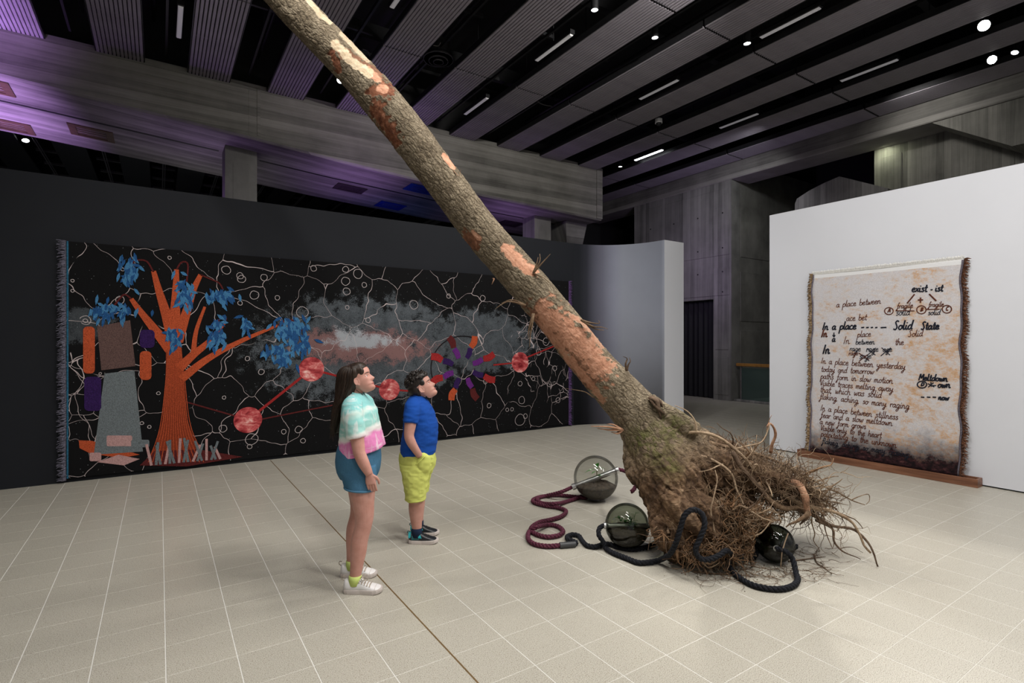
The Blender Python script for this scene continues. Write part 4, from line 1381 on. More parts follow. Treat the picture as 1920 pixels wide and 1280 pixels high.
c = S1[0]
t = thing('seedling', 'green seedling with a few leaves growing inside the clear glass sphere', 'plant', SP(c, 0.01, -0.06))
mb = MB().tube(catmull([SP(c, 0.005, -0.06), SP(c, 0.01, 0.03), SP(c, 0.014, 0.10)], 8), [0.004] * 8, 6)
wchild('stem', mb, M['stem'], t, smooth=True)
for b, e, w in (((0.01, 0.085), (-0.115, 0.055, 0.02), 0.05), ((0.014, 0.10), (0.03, 0.155, 0.01), 0.045), ((0.014, 0.095), (0.11, 0.08, 0.0), 0.035), ((0.012, 0.06), (-0.05, 0.05, 0.05), 0.025), ((0.01, 0.02), (0.05, 0.03, 0.05), 0.02)):
    mb = MB()
    leaf(mb, SP(c, *b), SP(c, *e), w, 0.015)
    wchild('leaf', mb, M['leaf'], t, smooth=True)
def moss_plant(c, r, label, n, m, seed):
    rg = random.Random(seed)
    t = thing('terrarium_plant', label, 'plant', (c.x, c.y, c.z - r * 0.2))
    mb = MB()
    for k in range(60):
        a, q = rg.uniform(0, 6.28), r * 0.7 * math.sqrt(rg.random())
        p = c + Vector((q * math.cos(a), q * math.sin(a), -r * 0.2))
        mb.ell(p, r * .09, r * .09, r * .06, 7, 5)
    wchild('moss_cushion', mb, M['moss'], t, smooth=True, kind='stuff')
    for k in range(n):
        a, q = rg.uniform(0, 6.28), r * 0.45 * math.sqrt(rg.random())
        p = c + Vector((q * math.cos(a), q * math.sin(a), -r * 0.15))
        hgt = r * rg.uniform(0.35, 0.75)
        tip = p + Vector((rg.gauss(0, r * .12), rg.gauss(0, r * .12), hgt))
        mb = MB().tube([p, p.lerp(tip, .5) + Vector((rg.gauss(0, .004), 0, 0)), tip], 0.0016, 5)
        for j in range(7):
            b = p.lerp(tip, 0.3 + 0.7 * j / 7)
            e = b + Vector((rg.gauss(0, 1), rg.gauss(0, 1), rg.uniform(-.2, .6))).normalized() * r * rg.uniform(.14, .26)
            if (e - c).length < r * 0.92:
                leaf(mb, b, e, r * 0.12, 0.004)
        wchild('sprig', mb, m, t, smooth=True)
moss_plant(S2[0], S2[1], 'leafy green plants and moss inside the dark glass sphere by the stump', 9, M['leaf_dark'], 5)
moss_plant(S3[0], S3[1], 'low moss and sprigs inside the smallest glass sphere', 3, M['leaf_dark'], 6)

# ------------------------------------------------------------------ the long dark tapestry on the charcoal wall
TY_ = 7.795
def ray(u, v):
    X = (u - 960) / 1000.0
    return Vector((CY * X + SY, -SY * X + CY, -(v - 640) / 1000.0))
def on_far(u, v):
    r = ray(u, v)
    t = TY_ / r.y
    return (r.x * t, CAM_H + r.z * t)
def tapestry_mat():
    N = NT('woven_night_cloth')
    pos = N.coord('Position')
    s = N.sep(pos)
    warp = N.n('ShaderNodeTexNoise')
    N.link(pos, warp.inputs['Vector'])
    warp.inputs['Scale'].default_value = 2.2
    warp.inputs['Detail'].default_value = 2
    warp.inputs['Roughness'].default_value = 0.6
    off = N.n('ShaderNodeVectorMath', operation='SCALE')
    N.link(warp.outputs['Color'], off.inputs[0])
    off.inputs['Scale'].default_value = 0.36
    wp = N.n('ShaderNodeVectorMath', operation='ADD')
    N.link(pos, wp.inputs[0])
    N.link(off.outputs[0], wp.inputs[1])
    flat = N.n('ShaderNodeVectorMath', operation='MULTIPLY')
    N.link(wp.outputs[0], flat.inputs[0])
    flat.inputs[1].default_value = (1, 0, 1)
    weave = N.noise(N.coord('Position', (1, 1, 1)), 130, 2, 0.8)
    mid = N.noise(pos, 5.5, 6, 0.7)
    def blob(cx, cz, rx, rz):
        a = N.math('DIVIDE', N.math('SUBTRACT', s[0], cx), rx)
        b = N.math('DIVIDE', N.math('SUBTRACT', s[2], cz), rz)
        return N.math('ADD', N.math('MULTIPLY', a, a), N.math('MULTIPLY', b, b))
    def mask(d, lo, hi, amp_mid, amp_weave):
        f = N.math('SUBTRACT', 1.0, d)
        f = N.math('ADD', f, N.math('MULTIPLY', N.math('SUBTRACT', mid, 0.5), amp_mid))
        f = N.math('ADD', f, N.math('MULTIPLY', N.math('SUBTRACT', weave, 0.5), amp_weave))
        return N.math('DIVIDE', N.math('SUBTRACT', f, lo), hi - lo, clamp=True)
    c1 = on_far(705, 655)
    c2 = on_far(900, 640)
    c3 = on_far(150, 610)
    g = N.math('MAXIMUM', mask(blob(c1[0], c1[1], 1.75, 0.80), 0.08, 0.3, 3.0, 1.6), mask(blob(c2[0], c2[1], 1.15, 0.55), 0.08, 0.3, 3.0, 1.6))
    g = N.math('MAXIMUM', g, N.math('MULTIPLY', mask(blob(c3[0], c3[1], 0.34, 0.2), 0.1, 0.3, 3.4, 1.8), 0.6))
    grey = N.ramp(N.math('ADD', N.math('MULTIPLY', weave, 0.6), N.math('MULTIPLY', mid, 0.4)), [(0.35, (0.014, 0.017, 0.02)), (0.5, (0.065, 0.075, 0.085)), (0.68, (0.12, 0.134, 0.148))])
    col = N.mix(g, (0.0045, 0.0045, 0.005, 1), grey)
    p1 = on_far(690, 650)
    p2 = on_far(620, 640)
    pk = N.math('MAXIMUM', mask(blob(p1[0], p1[1], 1.0, 0.28), 0.1, 0.35, 4.2, 2.6), N.math('MULTIPLY', mask(blob(p2[0], p2[1], 0.45, 0.2), 0.1, 0.3, 4.0, 2.4), 1.0))
    col = N.mix(pk, col, (0.19, 0.105, 0.102, 1))
    w1 = on_far(682, 638)
    w2 = on_far(655, 632)
    wk = N.math('MAXIMUM', mask(blob(w1[0], w1[1], 0.6, 0.11), 0.2, 0.6, 4.4, 3.2), mask(blob(w2[0], w2[1], 0.3, 0.18), 0.2, 0.6, 4.4, 3.2))
    col = N.mix(wk, col, (0.33, 0.35, 0.38, 1))
    star = N.voronoi(pos, 21)
    col = N.mix(N.math('LESS_THAN', star, 0.06), col, (0.33, 0.35, 0.38, 1))
    net = N.voronoi(flat.outputs[0], 1.9, 'DISTANCE_TO_EDGE')
    gap = N.ramp(N.noise(pos, 1.3, 2), [(0.34, (0, 0, 0)), (0.37, (1, 1, 1))])
    ln = N.math('MULTIPLY', N.math('LESS_THAN', net, 0.0036), gap)
    net2 = N.voronoi(flat.outputs[0], 4.6, 'DISTANCE_TO_EDGE')
    c4 = on_far(1050, 650)
    c5 = on_far(150, 780)
    dense = N.math('MAXIMUM', mask(blob(c4[0], c4[1], 1.2, 1.2), 0.2, 0.3, 1.6, 0.0), mask(blob(c5[0], c5[1], 0.35, 0.8), 0.2, 0.3, 1.6, 0.0))
    gap2 = N.ramp(N.noise(pos, 3.1, 2), [(0.46, (0, 0, 0)), (0.5, (1, 1, 1))])
    ln2 = N.math('MULTIPLY', N.math('MULTIPLY', N.math('LESS_THAN', net2, 0.0095), dense), gap2)
    col = N.mix(N.math('MAXIMUM', ln, ln2), col, (0.50, 0.42, 0.42, 1))
    N.bump(weave, 0.5, 0.004)
    return N.set(col, 0.9, 0, 0.15)
M['night'] = tapestry_mat()
def woven(name, c, var=0.45, scale=110, c2=None):
    N = NT(name)
    v = N.coord('Position')
    f = N.noise(v, scale, 3, 0.8)
    a = tuple(x * (1 - var) for x in c)
    b = tuple(min(1, x * (1 + var)) for x in c) if c2 is None else c2
    N.bump(f, 0.5, 0.003)
    return N.set(N.ramp(f, [(0.36, a), (0.64, b)]), 0.9, 0, 0.15)
M['w_orange'] = woven('woven_orange', (0.40, 0.07, 0.025))
M['w_rust'] = woven('woven_rust', (0.22, 0.036, 0.014), 0.5)
M['w_brown'] = woven('woven_brown', (0.105, 0.062, 0.056))
M['w_purple'] = woven('woven_purple', (0.028, 0.010, 0.07))
M['w_violet'] = woven('woven_violet', (0.11, 0.018, 0.16))
M['w_maroon'] = woven('woven_maroon', (0.085, 0.014, 0.014))
M['w_red'] = woven('woven_red', (0.28, 0.02, 0.02))
M['w_grey'] = woven('woven_grey', (0.13, 0.15, 0.16), 0.4)
M['w_pink'] = woven('woven_pink', (0.42, 0.25, 0.24), 0.3)
M['w_blue'] = woven('woven_blue', (0.05, 0.17, 0.33), 0.45)
M['w_blue2'] = woven('woven_deep_blue', (0.016, 0.072, 0.20), 0.45)
M['w_white'] = woven('woven_white_line', (0.46, 0.40, 0.40), 0.25)
M['w_dark'] = woven('woven_dark', (0.012, 0.010, 0.012), 0.3)
def disc_mat(name, sd):
    N = NT(name)
    v = N.coord('Position', (1, 1, 1.8), (0, 0, 0), (sd * 3.1, 0, sd * 1.7))
    f = N.noise(v, 5.5, 6, 0.68, 0.4)
    return N.set(N.ramp(f, [(0.36, (0.17, 0.012, 0.016)), (0.5, (0.46, 0.07, 0.075)), (0.58, (0.62, 0.20, 0.185)), (0.68, (0.82, 0.55, 0.50))]), 0.9, 0, 0.15)
L0, T0 = on_far(124, 452)
R1 = on_far(1066, 527)[0]
BOT = 0.055
tap = thing('wide_tapestry', 'very wide black woven tapestry with red discs and blue leaves on the charcoal wall', 'tapestry', ((L0 + R1) / 2, TY_, BOT))
mb = MB()
nx, nz_ = 90, 30
def fy(x, z):                                 # the cloth hangs nearly flat and billows a little at its ends
    e = math.exp(-((x - L0) / 0.12) ** 2) + 0.6 * math.exp(-((x - R1) / 0.12) ** 2)
    return TY_ + 0.006 * 0 - 0.012 * e * (0.5 + 0.5 * math.sin(z * 5.0))
v, f = [], []
for i in range(nx + 1):
    for j in range(nz_ + 1):
        x = L0 + (R1 - L0) * i / nx
        z = BOT + (T0 - BOT) * j / nz_
        v.append((x, fy(x, z), z))
n0 = len(v)
v += [(x, y + 0.007, z) for x, y, z in v]
w_ = nz_ + 1
for i in range(nx):
    for j in range(nz_):
        a = i * w_ + j
        f.append((a, a + w_, a + w_ + 1, a + 1))
        f.append((n0 + a, n0 + a + 1, n0 + a + w_ + 1, n0 + a + w_))
for i in range(nx):
    a = i * w_
    f.append((a, n0 + a, n0 + a + w_, a + w_))
    a += nz_
    f.append((a, a + w_, n0 + a + w_, n0 + a))
for j in range(nz_):
    f.append((j, j + 1, n0 + j + 1, n0 + j))
    a = nx * w_ + j
    f.append((a, n0 + a, n0 + a + 1, a + 1))
mb.add(v, f)
cloth = wchild('cloth', mb, M['night'], tap)
_lc = [0]
def layer(k):
    return TY_ - 0.0015 * k - 0.00006 * (_lc[0] % 23)
def shape(mb, pts, k):
    """woven area given by photo pixels, at layer k"""
    _lc[0] += 1
    q = [on_far(u, v) for u, v in pts]
    mb.poly([(x, layer(k), z) for x, z in q], 0.0014, (0, -1, 0))
def line(mb, pts, width, k):
    _lc[0] += 1
    q = catmull([(on_far(u, v)[0], 0, on_far(u, v)[1]) for u, v in pts], max(6, 6 * len(pts)))
    wd = width if hasattr(width, '__len__') else [width, width]
    n = len(q)
    l, r = [], []
    for i in range(n):
        t = q[min(i + 1, n - 1)] - q[max(i - 1, 0)]
        t = t / (np.linalg.norm(t) + 1e-9)
        w = np.interp(i / (n - 1), np.linspace(0, 1, len(wd)), wd) / 2
        l.append((q[i][0] - t[2] * w, layer(k), q[i][2] + t[0] * w))
        r.append((q[i][0] + t[2] * w, layer(k), q[i][2] - t[0] * w))
    m = len(mb.v)
    vv = l + r + [(x, y - 0.0014, z) for x, y, z in l + r]
    ff = []
    for i in range(n - 1):
        ff += [(2 * n + i, 2 * n + i + 1, 3 * n + i + 1, 3 * n + i), (i, 2 * n + i, 2 * n + i + 1, i + 1), (n + i, n + i + 1, 3 * n + i + 1, 3 * n + i)]
    ff += [(0, n, 3 * n, 2 * n), (n - 1, 3 * n - 1 if False else 2 * n + n - 1, 4 * n - 1, 2 * n - 1)]
    mb.add(vv, ff)
def circ(u, v, r, n=28, wob=0.0, rg=None):
    x, z = on_far(u, v)
    R = on_far(u + r, v)[0] - x
    return [(x + R * math.cos(a) * (1 + wob * math.sin(2 * a + u)), z + R * math.sin(a) * (1 + wob * math.cos(3 * a + v))) for a in np.linspace(0, 2 * math.pi, n, endpoint=False)]
# discs joined by red lines
mb = MB()
line(mb, [(465, 787), (584, 692)], 0.034, 1)
line(mb, [(584, 692), (730, 730)], 0.03, 1)
line(mb, [(730, 730), (800, 735)], 0.026, 1)
line(mb, [(960, 681), (1060, 640)], 0.026, 1)
line(mb, [(925, 684), (975, 679)], 0.026, 1)
wchild('red_line', mb, M['w_red'], tap, kind='stuff')
mb = MB()
line(mb, [(320, 745), (460, 785)], 0.018, 1)
line(mb, [(468, 790), (620, 760), (700, 745)], 0.018, 1)
wchild('dark_line', mb, M['w_maroon'], tap, kind='stuff')
for k, (u, vv_, r) in enumerate(((465, 787, 26.5), (584, 692, 23.5), (730, 730, 19), (975, 679, 15.5))):
    mb = MB()
    mb.poly([(x, layer(2), z) for x, z in circ(u, vv_, r, 40)], 0.0016, (0, -1, 0))
    wchild('red_disc', mb, disc_mat('red_disc_%s' % 'abcd'[k], k + 1), tap, label=('lowest red disc with a cloudy picture', 'second red disc right of the blue leaves', 'plain red disc between the two children', 'small white and red disc near the trunk')[k])
# thin ring marks
rg = random.Random(21)
mb = MB()
rings_px = [(225, 562, 9), (160, 600, 11), (160, 601, 5), (136, 458, 4), (136, 526, 4), (136, 545, 4), (318, 483, 4), (424, 506, 9), (450, 517, 7), (453, 523, 8), (495, 520, 7), (477, 553, 9), (520, 558, 5),
            (567, 585, 11), (450, 568, 5), (464, 672, 5), (490, 697, 6), (418, 803, 8), (472, 823, 12), (468, 837, 5), (532, 809, 5), (568, 826, 5), (266, 793, 4), (280, 800, 4), (297, 737, 4), (588, 503, 6), (648, 505, 6),
            (671, 513, 9), (648, 527, 8), (683, 534, 5), (650, 546, 7), (651, 576, 4), (776, 571, 8), (905, 559, 5), (841, 555, 4), (910, 715, 4), (975, 787, 9), (978, 750, 6), (960, 767, 3), (985, 780, 4), (917, 760, 4), (951, 768, 3),
            (1000, 710, 3), (1010, 660, 5), (1024, 640, 6), (1040, 690, 4), (1030, 720, 4), (960, 690, 3), (975, 719, 4), (1046, 750, 4), (350, 690, 3), (200, 755, 4), (188, 700, 3), (560, 805, 7), (230, 505, 4), (420, 745, 4), (690, 600, 5), (350, 870, 4)]
for (u, vv_, r) in rings_px:
    o = circ(u, vv_, r, 20, 0.06)
    x0, z0 = on_far(u, vv_)
    w = 0.0065
    i_ = [(x0 + (x - x0) * (1 - w / max(0.02, math.hypot(x - x0, z - z0))), z0 + (z - z0) * (1 - w / max(0.02, math.hypot(x - x0, z - z0)))) for x, z in o]
    n = len(o)
    vv2 = [(x, layer(1.6), z) for x, z in o] + [(x, layer(1.6), z) for x, z in i_]
    mb.add(vv2 + [(x, TY_, z) for x, y, z in vv2], [(k, (k + 1) % n, n + (k + 1) % n, n + k) for k in range(n)] + [(k, 2 * n + k, 2 * n + (k + 1) % n, (k + 1) % n) for k in range(n)] + [(n + k, n + (k + 1) % n, 3 * n + (k + 1) % n, 3 * n + k) for k in range(n)])
wchild('ring_mark', mb, M['w_white'], tap, kind='stuff')
# a plain branching form in orange with blue leaf tufts (a generic stand-in of the same colours and size)
mb = MB()
shape(mb, [(272, 868), (292, 835), (304, 790), (309, 740), (311, 690), (311, 640), (316, 610), (334, 610), (340, 640), (343, 690), (347, 740), (352, 790), (368, 832), (398, 862), (352, 870), (310, 872)], 2)
wchild('woven_trunk', mb, M['w_rust'], tap, label='orange woven tree trunk')
mb = MB()
for k in range(15):
    t = k / 14
    line(mb, [(278 + 112 * t, 866), (300 + 58 * t, 800), (312 + 33 * t, 700), (317 + 17 * t, 616)], 0.008, 3)
wchild('bark_line', mb, M['w_orange'], tap, kind='stuff')
for pts, w in (([(326, 640), (312, 590), (298, 545), (288, 508)], (0.14, 0.05)), ([(326, 630), (329, 570), (331, 505)], (0.14, 0.05)), ([(332, 640), (348, 590), (362, 545), (376, 515)], (0.13, 0.05)),
               ([(320, 655), (292, 620), (262, 582), (246, 560)], (0.13, 0.045)), ([(336, 690), (362, 665), (392, 640), (420, 606)], (0.11, 0.04)), ([(340, 710), (390, 672), (450, 640), (520, 610)], (0.10, 0.03)), ([(362, 665), (368, 620), (384, 575)], (0.06, 0.03))):
    mb = MB()
    line(mb, pts, w, 3)
    wchild('woven_branch', mb, M['w_orange'], tap)
def tuft(cx, cy, n, spread, seed):
    rg = random.Random(seed)
    a, b = MB(), MB()
    for k in range(int(n * 1.4)):
        u = cx + rg.gauss(0, spread[0])
        v0 = cy + rg.gauss(0, spread[1])
        an = math.radians(90 + rg.gauss(0, 32))
        L = rg.uniform(13, 21)
        du, dv = math.cos(an), math.sin(an)
        pts = []
        for t, w in ((0, 0), (.35, 3.0), (.65, 2.5), (1, 0)):
            pts.append((u + du * L * t - dv * w, v0 + dv * L * t + du * w))
        for t, w in ((.65, 2.5), (.35, 3.0)):
            pts.append((u + du * L * t + dv * w, v0 + dv * L * t - du * w))
        shape(a if k % 2 else b, pts, 4 + k % 7 * 0.5)
    wchild('leaf_tuft', a, M['w_blue'], tap, kind='stuff')
    wchild('leaf_tuft', b, M['w_blue2'], tap, kind='stuff')
for k, (cx, cy, n, sp_) in enumerate(((244, 500, 46, (9, 14)), (345, 545, 40, (7, 14)), (416, 548, 34, (13, 6)), (212, 578, 54, (20, 8)), (326, 628, 26, (7, 10)), (409, 618, 40, (7, 15)), (459, 604, 14, (4, 6)), (545, 612, 54, (16, 10)), (562, 638, 30, (10, 10)), (512, 655, 16, (12, 8)), (534, 668, 22, (8, 8)))):
    tuft(cx, cy, n, sp_, 100 + k)
mb = MB()
for pts in ([(288, 510), (275, 490), (255, 488), (246, 496)], [(331, 505), (340, 492), (352, 495), (350, 530)], [(376, 515), (392, 522), (410, 530), (418, 542)], [(246, 560), (234, 552), (224, 560), (215, 572)], [(420, 606), (424, 596), (412, 598), (409, 606)], [(520, 610), (535, 600), (552, 602), (566, 620)]):
    line(mb, pts, 0.018, 3)
wchild('leaf_stalk', mb, M['w_maroon'], tap, kind='stuff')
mb = MB()
shape(mb, [(262, 872), (290, 845), (372, 842), (455, 856), (420, 862), (350, 874)], 3)
wchild('woven_mound', mb, M['w_maroon'], tap, label='maroon woven mound under the tree')
ma, mb = MB(), MB()
for k in range(16):
    u = 284 + k * 8.6
    s_ = rg.uniform(-14, 14)
    line(ma if k % 3 else mb, [(u, 872 - k * 0.8), (u + s_, 826 + rg.uniform(-6, 12))], 0.028, 5)
wchild('woven_stick', ma, M['w_grey'], tap, kind='stuff')
wchild('woven_stick', mb, M['w_pink'], tap, kind='stuff')
# plain coloured blocks at the left end
def rounded(u0, v0, u1, v1, r, k, sh=0.0):
    pts = []
    for cx, cy, a0 in ((u1 - r, v1 - r, 0), (u0 + r, v1 - r, 90), (u0 + r, v0 + r, 180), (u1 - r, v0 + r, 270)):
        for a in range(0, 91, 18):
            an = math.radians(a0 + a)
            pts.append((cx + r * math.cos(an) + sh * (v1 - cy), cy + r * math.sin(an)))
    mb = MB()
    shape(mb, pts, k)
    return mb
mb = MB()
shape(mb, [(196, 700), (252, 694), (268, 846), (176, 852)], 3)
wchild('woven_block', mb, M['w_grey'], tap, label='grey woven pillar block')
mb = MB()
shape(mb, [(182, 612), (244, 600), (254, 686), (190, 694)], 3)
wchild('woven_block', mb, M['w_brown'], tap, label='brown woven block on the grey one')
wchild('woven_block', rounded(156, 612, 178, 700, 8, 4), M['w_orange'], tap, label='tall orange woven block')
wchild('woven_block', rounded(158, 706, 190, 770, 8, 4), M['w_purple'], tap, label='purple woven block under the orange one')
wchild('woven_block', rounded(262, 618, 290, 652, 8, 4), M['w_purple'], tap, label='small purple woven block by the tree')
wchild('woven_block', rounded(262, 658, 284, 712, 8, 5), M['w_orange'], tap, label='orange woven block by the tree')
mb = MB()
shape(mb, [(118, 824), (172, 826), (262, 852), (226, 858), (170, 850)], 2)
wchild('woven_plank', mb, M['w_orange'], tap)
mb = MB()
shape(mb, [(182, 866), (222, 852), (262, 860), (232, 872)], 3)
wchild('woven_plank', mb, M['w_pink'], tap)
wchild('woven_block', rounded(200, 816, 248, 836, 3, 4), M['w_pink'], tap)
wchild('woven_block', rounded(246, 824, 280, 838, 3, 4), M['w_grey'], tap)
wchild('woven_block', rounded(168, 848, 190, 864, 3, 5), M['w_pink'], tap)
# two tone rods set in a plain rosette on the right
cx, cy = 868, 690
for k in range(8):
    a = 2 * math.pi * k / 8 + 0.35
    for r0, r1, w, m in ((20, 40, 0.10, ('w_purple', 'w_violet')[k % 2]), (42, 64, 0.12, ('w_red', 'w_maroon', 'w_orange', 'w_red')[k % 4])):
        mb = MB()
        line(mb, [(cx + r0 * math.cos(a), cy + r0 * math.sin(a)), (cx + (r0 + r1) / 2 * math.cos(a + .05), cy + (r0 + r1) / 2 * math.sin(a + .05)), (cx + r1 * math.cos(a), cy + r1 * math.sin(a))], (w * 0.8, w, w * 0.9), 3)
        wchild('woven_rod', mb, M[m], tap)
mb = MB()
line(mb, [(cx + 60 * math.cos(a), cy + 60 * math.sin(a)) for a in np.linspace(2.2, 5.2, 12)], 0.018, 2)
wchild('dark_line', mb, M['w_dark'], tap, kind='stuff')
# fringes
M['fr_grey'] = woven('grey_fringe', (0.12, 0.115, 0.15), 0.6, 60)
M['fr_violet'] = woven('violet_fringe', (0.10, 0.055, 0.15), 0.6, 60)
M['fr_teal'] = woven('teal_edge', (0.02, 0.10, 0.17), 0.4, 60)
def fringe(mb, x, sgn, n, ln, seed):
    rg = random.Random(seed)
    for k in range(n):
        z = BOT - 0.02 + (T0 - BOT + 0.02) * k / (n - 1)
        dz = rg.gauss(-0.02, 0.02)
        L = ln * rg.uniform(.7, 1.15)
        mb.tube([(x, TY_ - 0.004, z), (x + sgn * L * .5, TY_ - 0.02 - rg.uniform(0, .02), z + dz * .4), (x + sgn * L, TY_ - 0.006 - rg.uniform(0, .02), z + dz)], [0.006, 0.007, 0.003], 4)
mb = MB()
fringe(mb, L0, -1, 300, 0.075, 1)
wchild('fringe', mb, M['fr_grey'], tap, kind='stuff', fix=False, label='grey and violet fringe on the left edge')
mb = MB()
fringe(mb, R1, 1, 300, 0.07, 2)
wchild('fringe', mb, M['fr_violet'], tap, kind='stuff', fix=False, label='violet fringe on the right edge')
wchild('edge_band', MB().box(L0 + 0.006, L0 + 0.022, TY_ - 0.004 - 0.012, TY_ - 0.001, BOT, T0), M['fr_teal'], tap, label='thin blue band along the left edge')

# ------------------------------------------------------------------ the written tapestry in its wooden tray
YL, YR, ZB, ZT = 3.89, 2.205, 0.07, 2.552
def wx(z):
    return 7.578 - 0.0306 * (2.55 - z)
def ripple(y, z):
    return 0.005 * math.sin(3.1 * y + 1.7 * z) + 0.003 * math.sin(7 * z + 2 * y)
def on_text(u, v):
    r = ray(u, v)
    t = 7.55 / r.x
    for _ in range(4):
        z = CAM_H + r.z * t
        t = (wx(z) + ripple(r.y * t, z) - 0.004) / r.x
    return Vector((r.x * t, r.y * t, CAM_H + r.z * t))
def letter_cloth():
    N = NT('pale_written_cloth')
    pos = N.coord('Position')
    s = N.sep(pos)
    weave = N.noise(pos, 95, 3, 0.8)
    a = N.noise(N.coord('Position', (1, 1, 1), (0.6, 0, 0)), 3.2, 7, 0.72)
    st = N.noise(N.coord('Position', (1, 4.0, 7), (0.6, 0, 0)), 3.2, 7, 0.75)
    o = N.math('ADD', N.math('MULTIPLY', a, 0.55), N.math('MULTIPLY', st, 0.45))
    o = N.math('ADD', o, N.math('MULTIPLY', N.math('SUBTRACT', weave, 0.5), 0.25))
    yr = N.math('DIVIDE', N.math('SUBTRACT', YL, s[1]), YL - YR)
    o = N.math('ADD', o, N.math('MULTIPLY', yr, 0.06))
    c = N.ramp(o, [(0.48, (0.64, 0.63, 0.65)), (0.55, (0.64, 0.60, 0.58)), (0.62, (0.60, 0.39, 0.24)), (0.70, (0.52, 0.28, 0.09))])
    c = N.mix(N.ramp(weave, [(0.4, (0.5, 0.5, 0.5)), (0.62, (0, 0, 0))]), c, (0.40, 0.36, 0.36, 1), 'MIX')
    zz = N.math('ADD', s[2], N.math('ADD', N.math('MULTIPLY', N.math('SUBTRACT', a, 0.5), 0.7), N.math('MULTIPLY', yr, -0.06)))
    k = N.ramp(zz, [(0.17, (1, 1, 1)), (0.31, (0.6, 0.6, 0.6)), (0.50, (0, 0, 0))])
    dark = N.ramp(st, [(0.44, (0.012, 0.008, 0.009)), (0.58, (0.045, 0.018, 0.02)), (0.72, (0.16, 0.07, 0.065))])
    c = N.mix(k, c, dark)
    top = N.math('GREATER_THAN', s[2], ZT - 0.08)
    c = N.mix(top, c, (0.74, 0.74, 0.74, 1))
    N.bump(N.math('ADD', N.math('MULTIPLY', weave, 0.6), N.math('MULTIPLY', st, 0.8)), 0.7, 0.006)
    return N.set(c, 0.9, 0, 0.1)
M['letter_cloth'] = letter_cloth()
wt = thing('written_tapestry', 'pale woven tapestry with handwritten poem leaning on the white wall in a wooden tray', 'tapestry', (7.5, (YL + YR) / 2, ZB))
mb = MB()
nx, nz_ = 36, 60
v, f = [], []
for i in range(nx + 1):
    for j in range(nz_ + 1):
        z = ZB + (ZT - ZB) * j / nz_
        t = i / nx
        y = YL + (YR - YL) * t + (0.008 * math.sin(z * 9) + 0.006 * math.sin(z * 17)) * (1 if t in (0, 1) else 0)
        v.append((wx(z) + ripple(y, z), y, z))
n0 = len(v)
v += [(x + 0.006, y, z) for x, y, z in v]
w_ = nz_ + 1
for i in range(nx):
    for j in range(nz_):
        a = i * w_ + j
        f += [(a, a + 1, a + w_ + 1, a + w_), (n0 + a, n0 + a + w_, n0 + a + w_ + 1, n0 + a + 1)]
    a = i * w_
    f += [(a, a + w_, n0 + a + w_, n0 + a), (a + nz_, n0 + a + nz_, n0 + a + nz_ + w_, a + nz_ + w_)]
for j in range(nz_):
    f += [(j, n0 + j, n0 + j + 1, j + 1), (nx * w_ + j, nx * w_ + j + 1, n0 + nx * w_ + j + 1, n0 + nx * w_ + j)]
mb.add(v, f)
wchild('cloth', mb, M['letter_cloth'], wt, smooth=True)
M['fr_ochre'] = woven('ochre_fringe', (0.30, 0.15, 0.04), 0.8, 45, (0.42, 0.30, 0.18, 1))
M['fr_mauve'] = woven('mauve_edge', (0.13, 0.115, 0.14), 0.5, 70)
M['fr_rust'] = woven('rust_fringe', (0.06, 0.028, 0.026), 0.7, 45, (0.22, 0.10, 0.055, 1))
M['fr_cream'] = woven('cream_fringe', (0.70, 0.69, 0.66), 0.12, 60)
def fr2(y, sgn, n, L0_, seed):
    rg = random.Random(seed)
    mb = MB()
    for k in range(n):
        z = ZB + (ZT - ZB - 0.02) * k / (n - 1)
        L = L0_ * rg.uniform(.6, 1.2)
        x = wx(z) + ripple(y, z)
        y0 = y + (0.008 * math.sin(z * 9) + 0.006 * math.sin(z * 17))
        mb.tube([(x - 0.004, y0 - sgn * 0.008, z), (x - 0.018 - rg.uniform(0, .012), y0 + sgn * L * .5, z + rg.gauss(0, .006)), (x - rg.uniform(0, .018), y0 + sgn * L, z + rg.gauss(-.008, .01))], [0.0055, 0.0065, 0.0025], 4)
    return mb
wchild('fringe', fr2(YL, 1, 300, 0.045, 3), M['fr_ochre'], wt, kind='stuff', fix=False, label='ochre fringe on the left edge')
wchild('fringe', fr2(YR, -1, 340, 0.045, 4), M['fr_rust'], wt, kind='stuff', fix=False, label='dark rust coloured fringe on the right edge')
rg = random.Random(9)
mb = MB()
for k in range(260):
    y = YL + (YR - YL) * k / 259
    mb.tube([(wx(ZT) - 0.002, y, ZT - 0.03), (wx(ZT) - 0.012, y + rg.gauss(0, .003), ZT + 0.005), (wx(ZT) - 0.006, y + rg.gauss(0, .004), ZT + rg.uniform(.01, .03))], [0.004, 0.005, 0.002], 4)
wchild('fringe', mb, M['fr_cream'], wt, kind='stuff', fix=False, label='white fringe on the top edge')
mb = MB()
for y in (YL - 0.012, YR + 0.022):
    zs = np.linspace(ZB, ZT - 0.03, 40)
    mb.tube([(wx(z) + ripple(y, z) - 0.004, y + (0.008 * math.sin(z * 9) + 0.006 * math.sin(z * 17)), z) for z in zs], 0.011, 4)
wchild('edge_band', mb, M['fr_mauve'], wt, smooth=True, label='mauve woven bands along both side edges', kind='stuff')
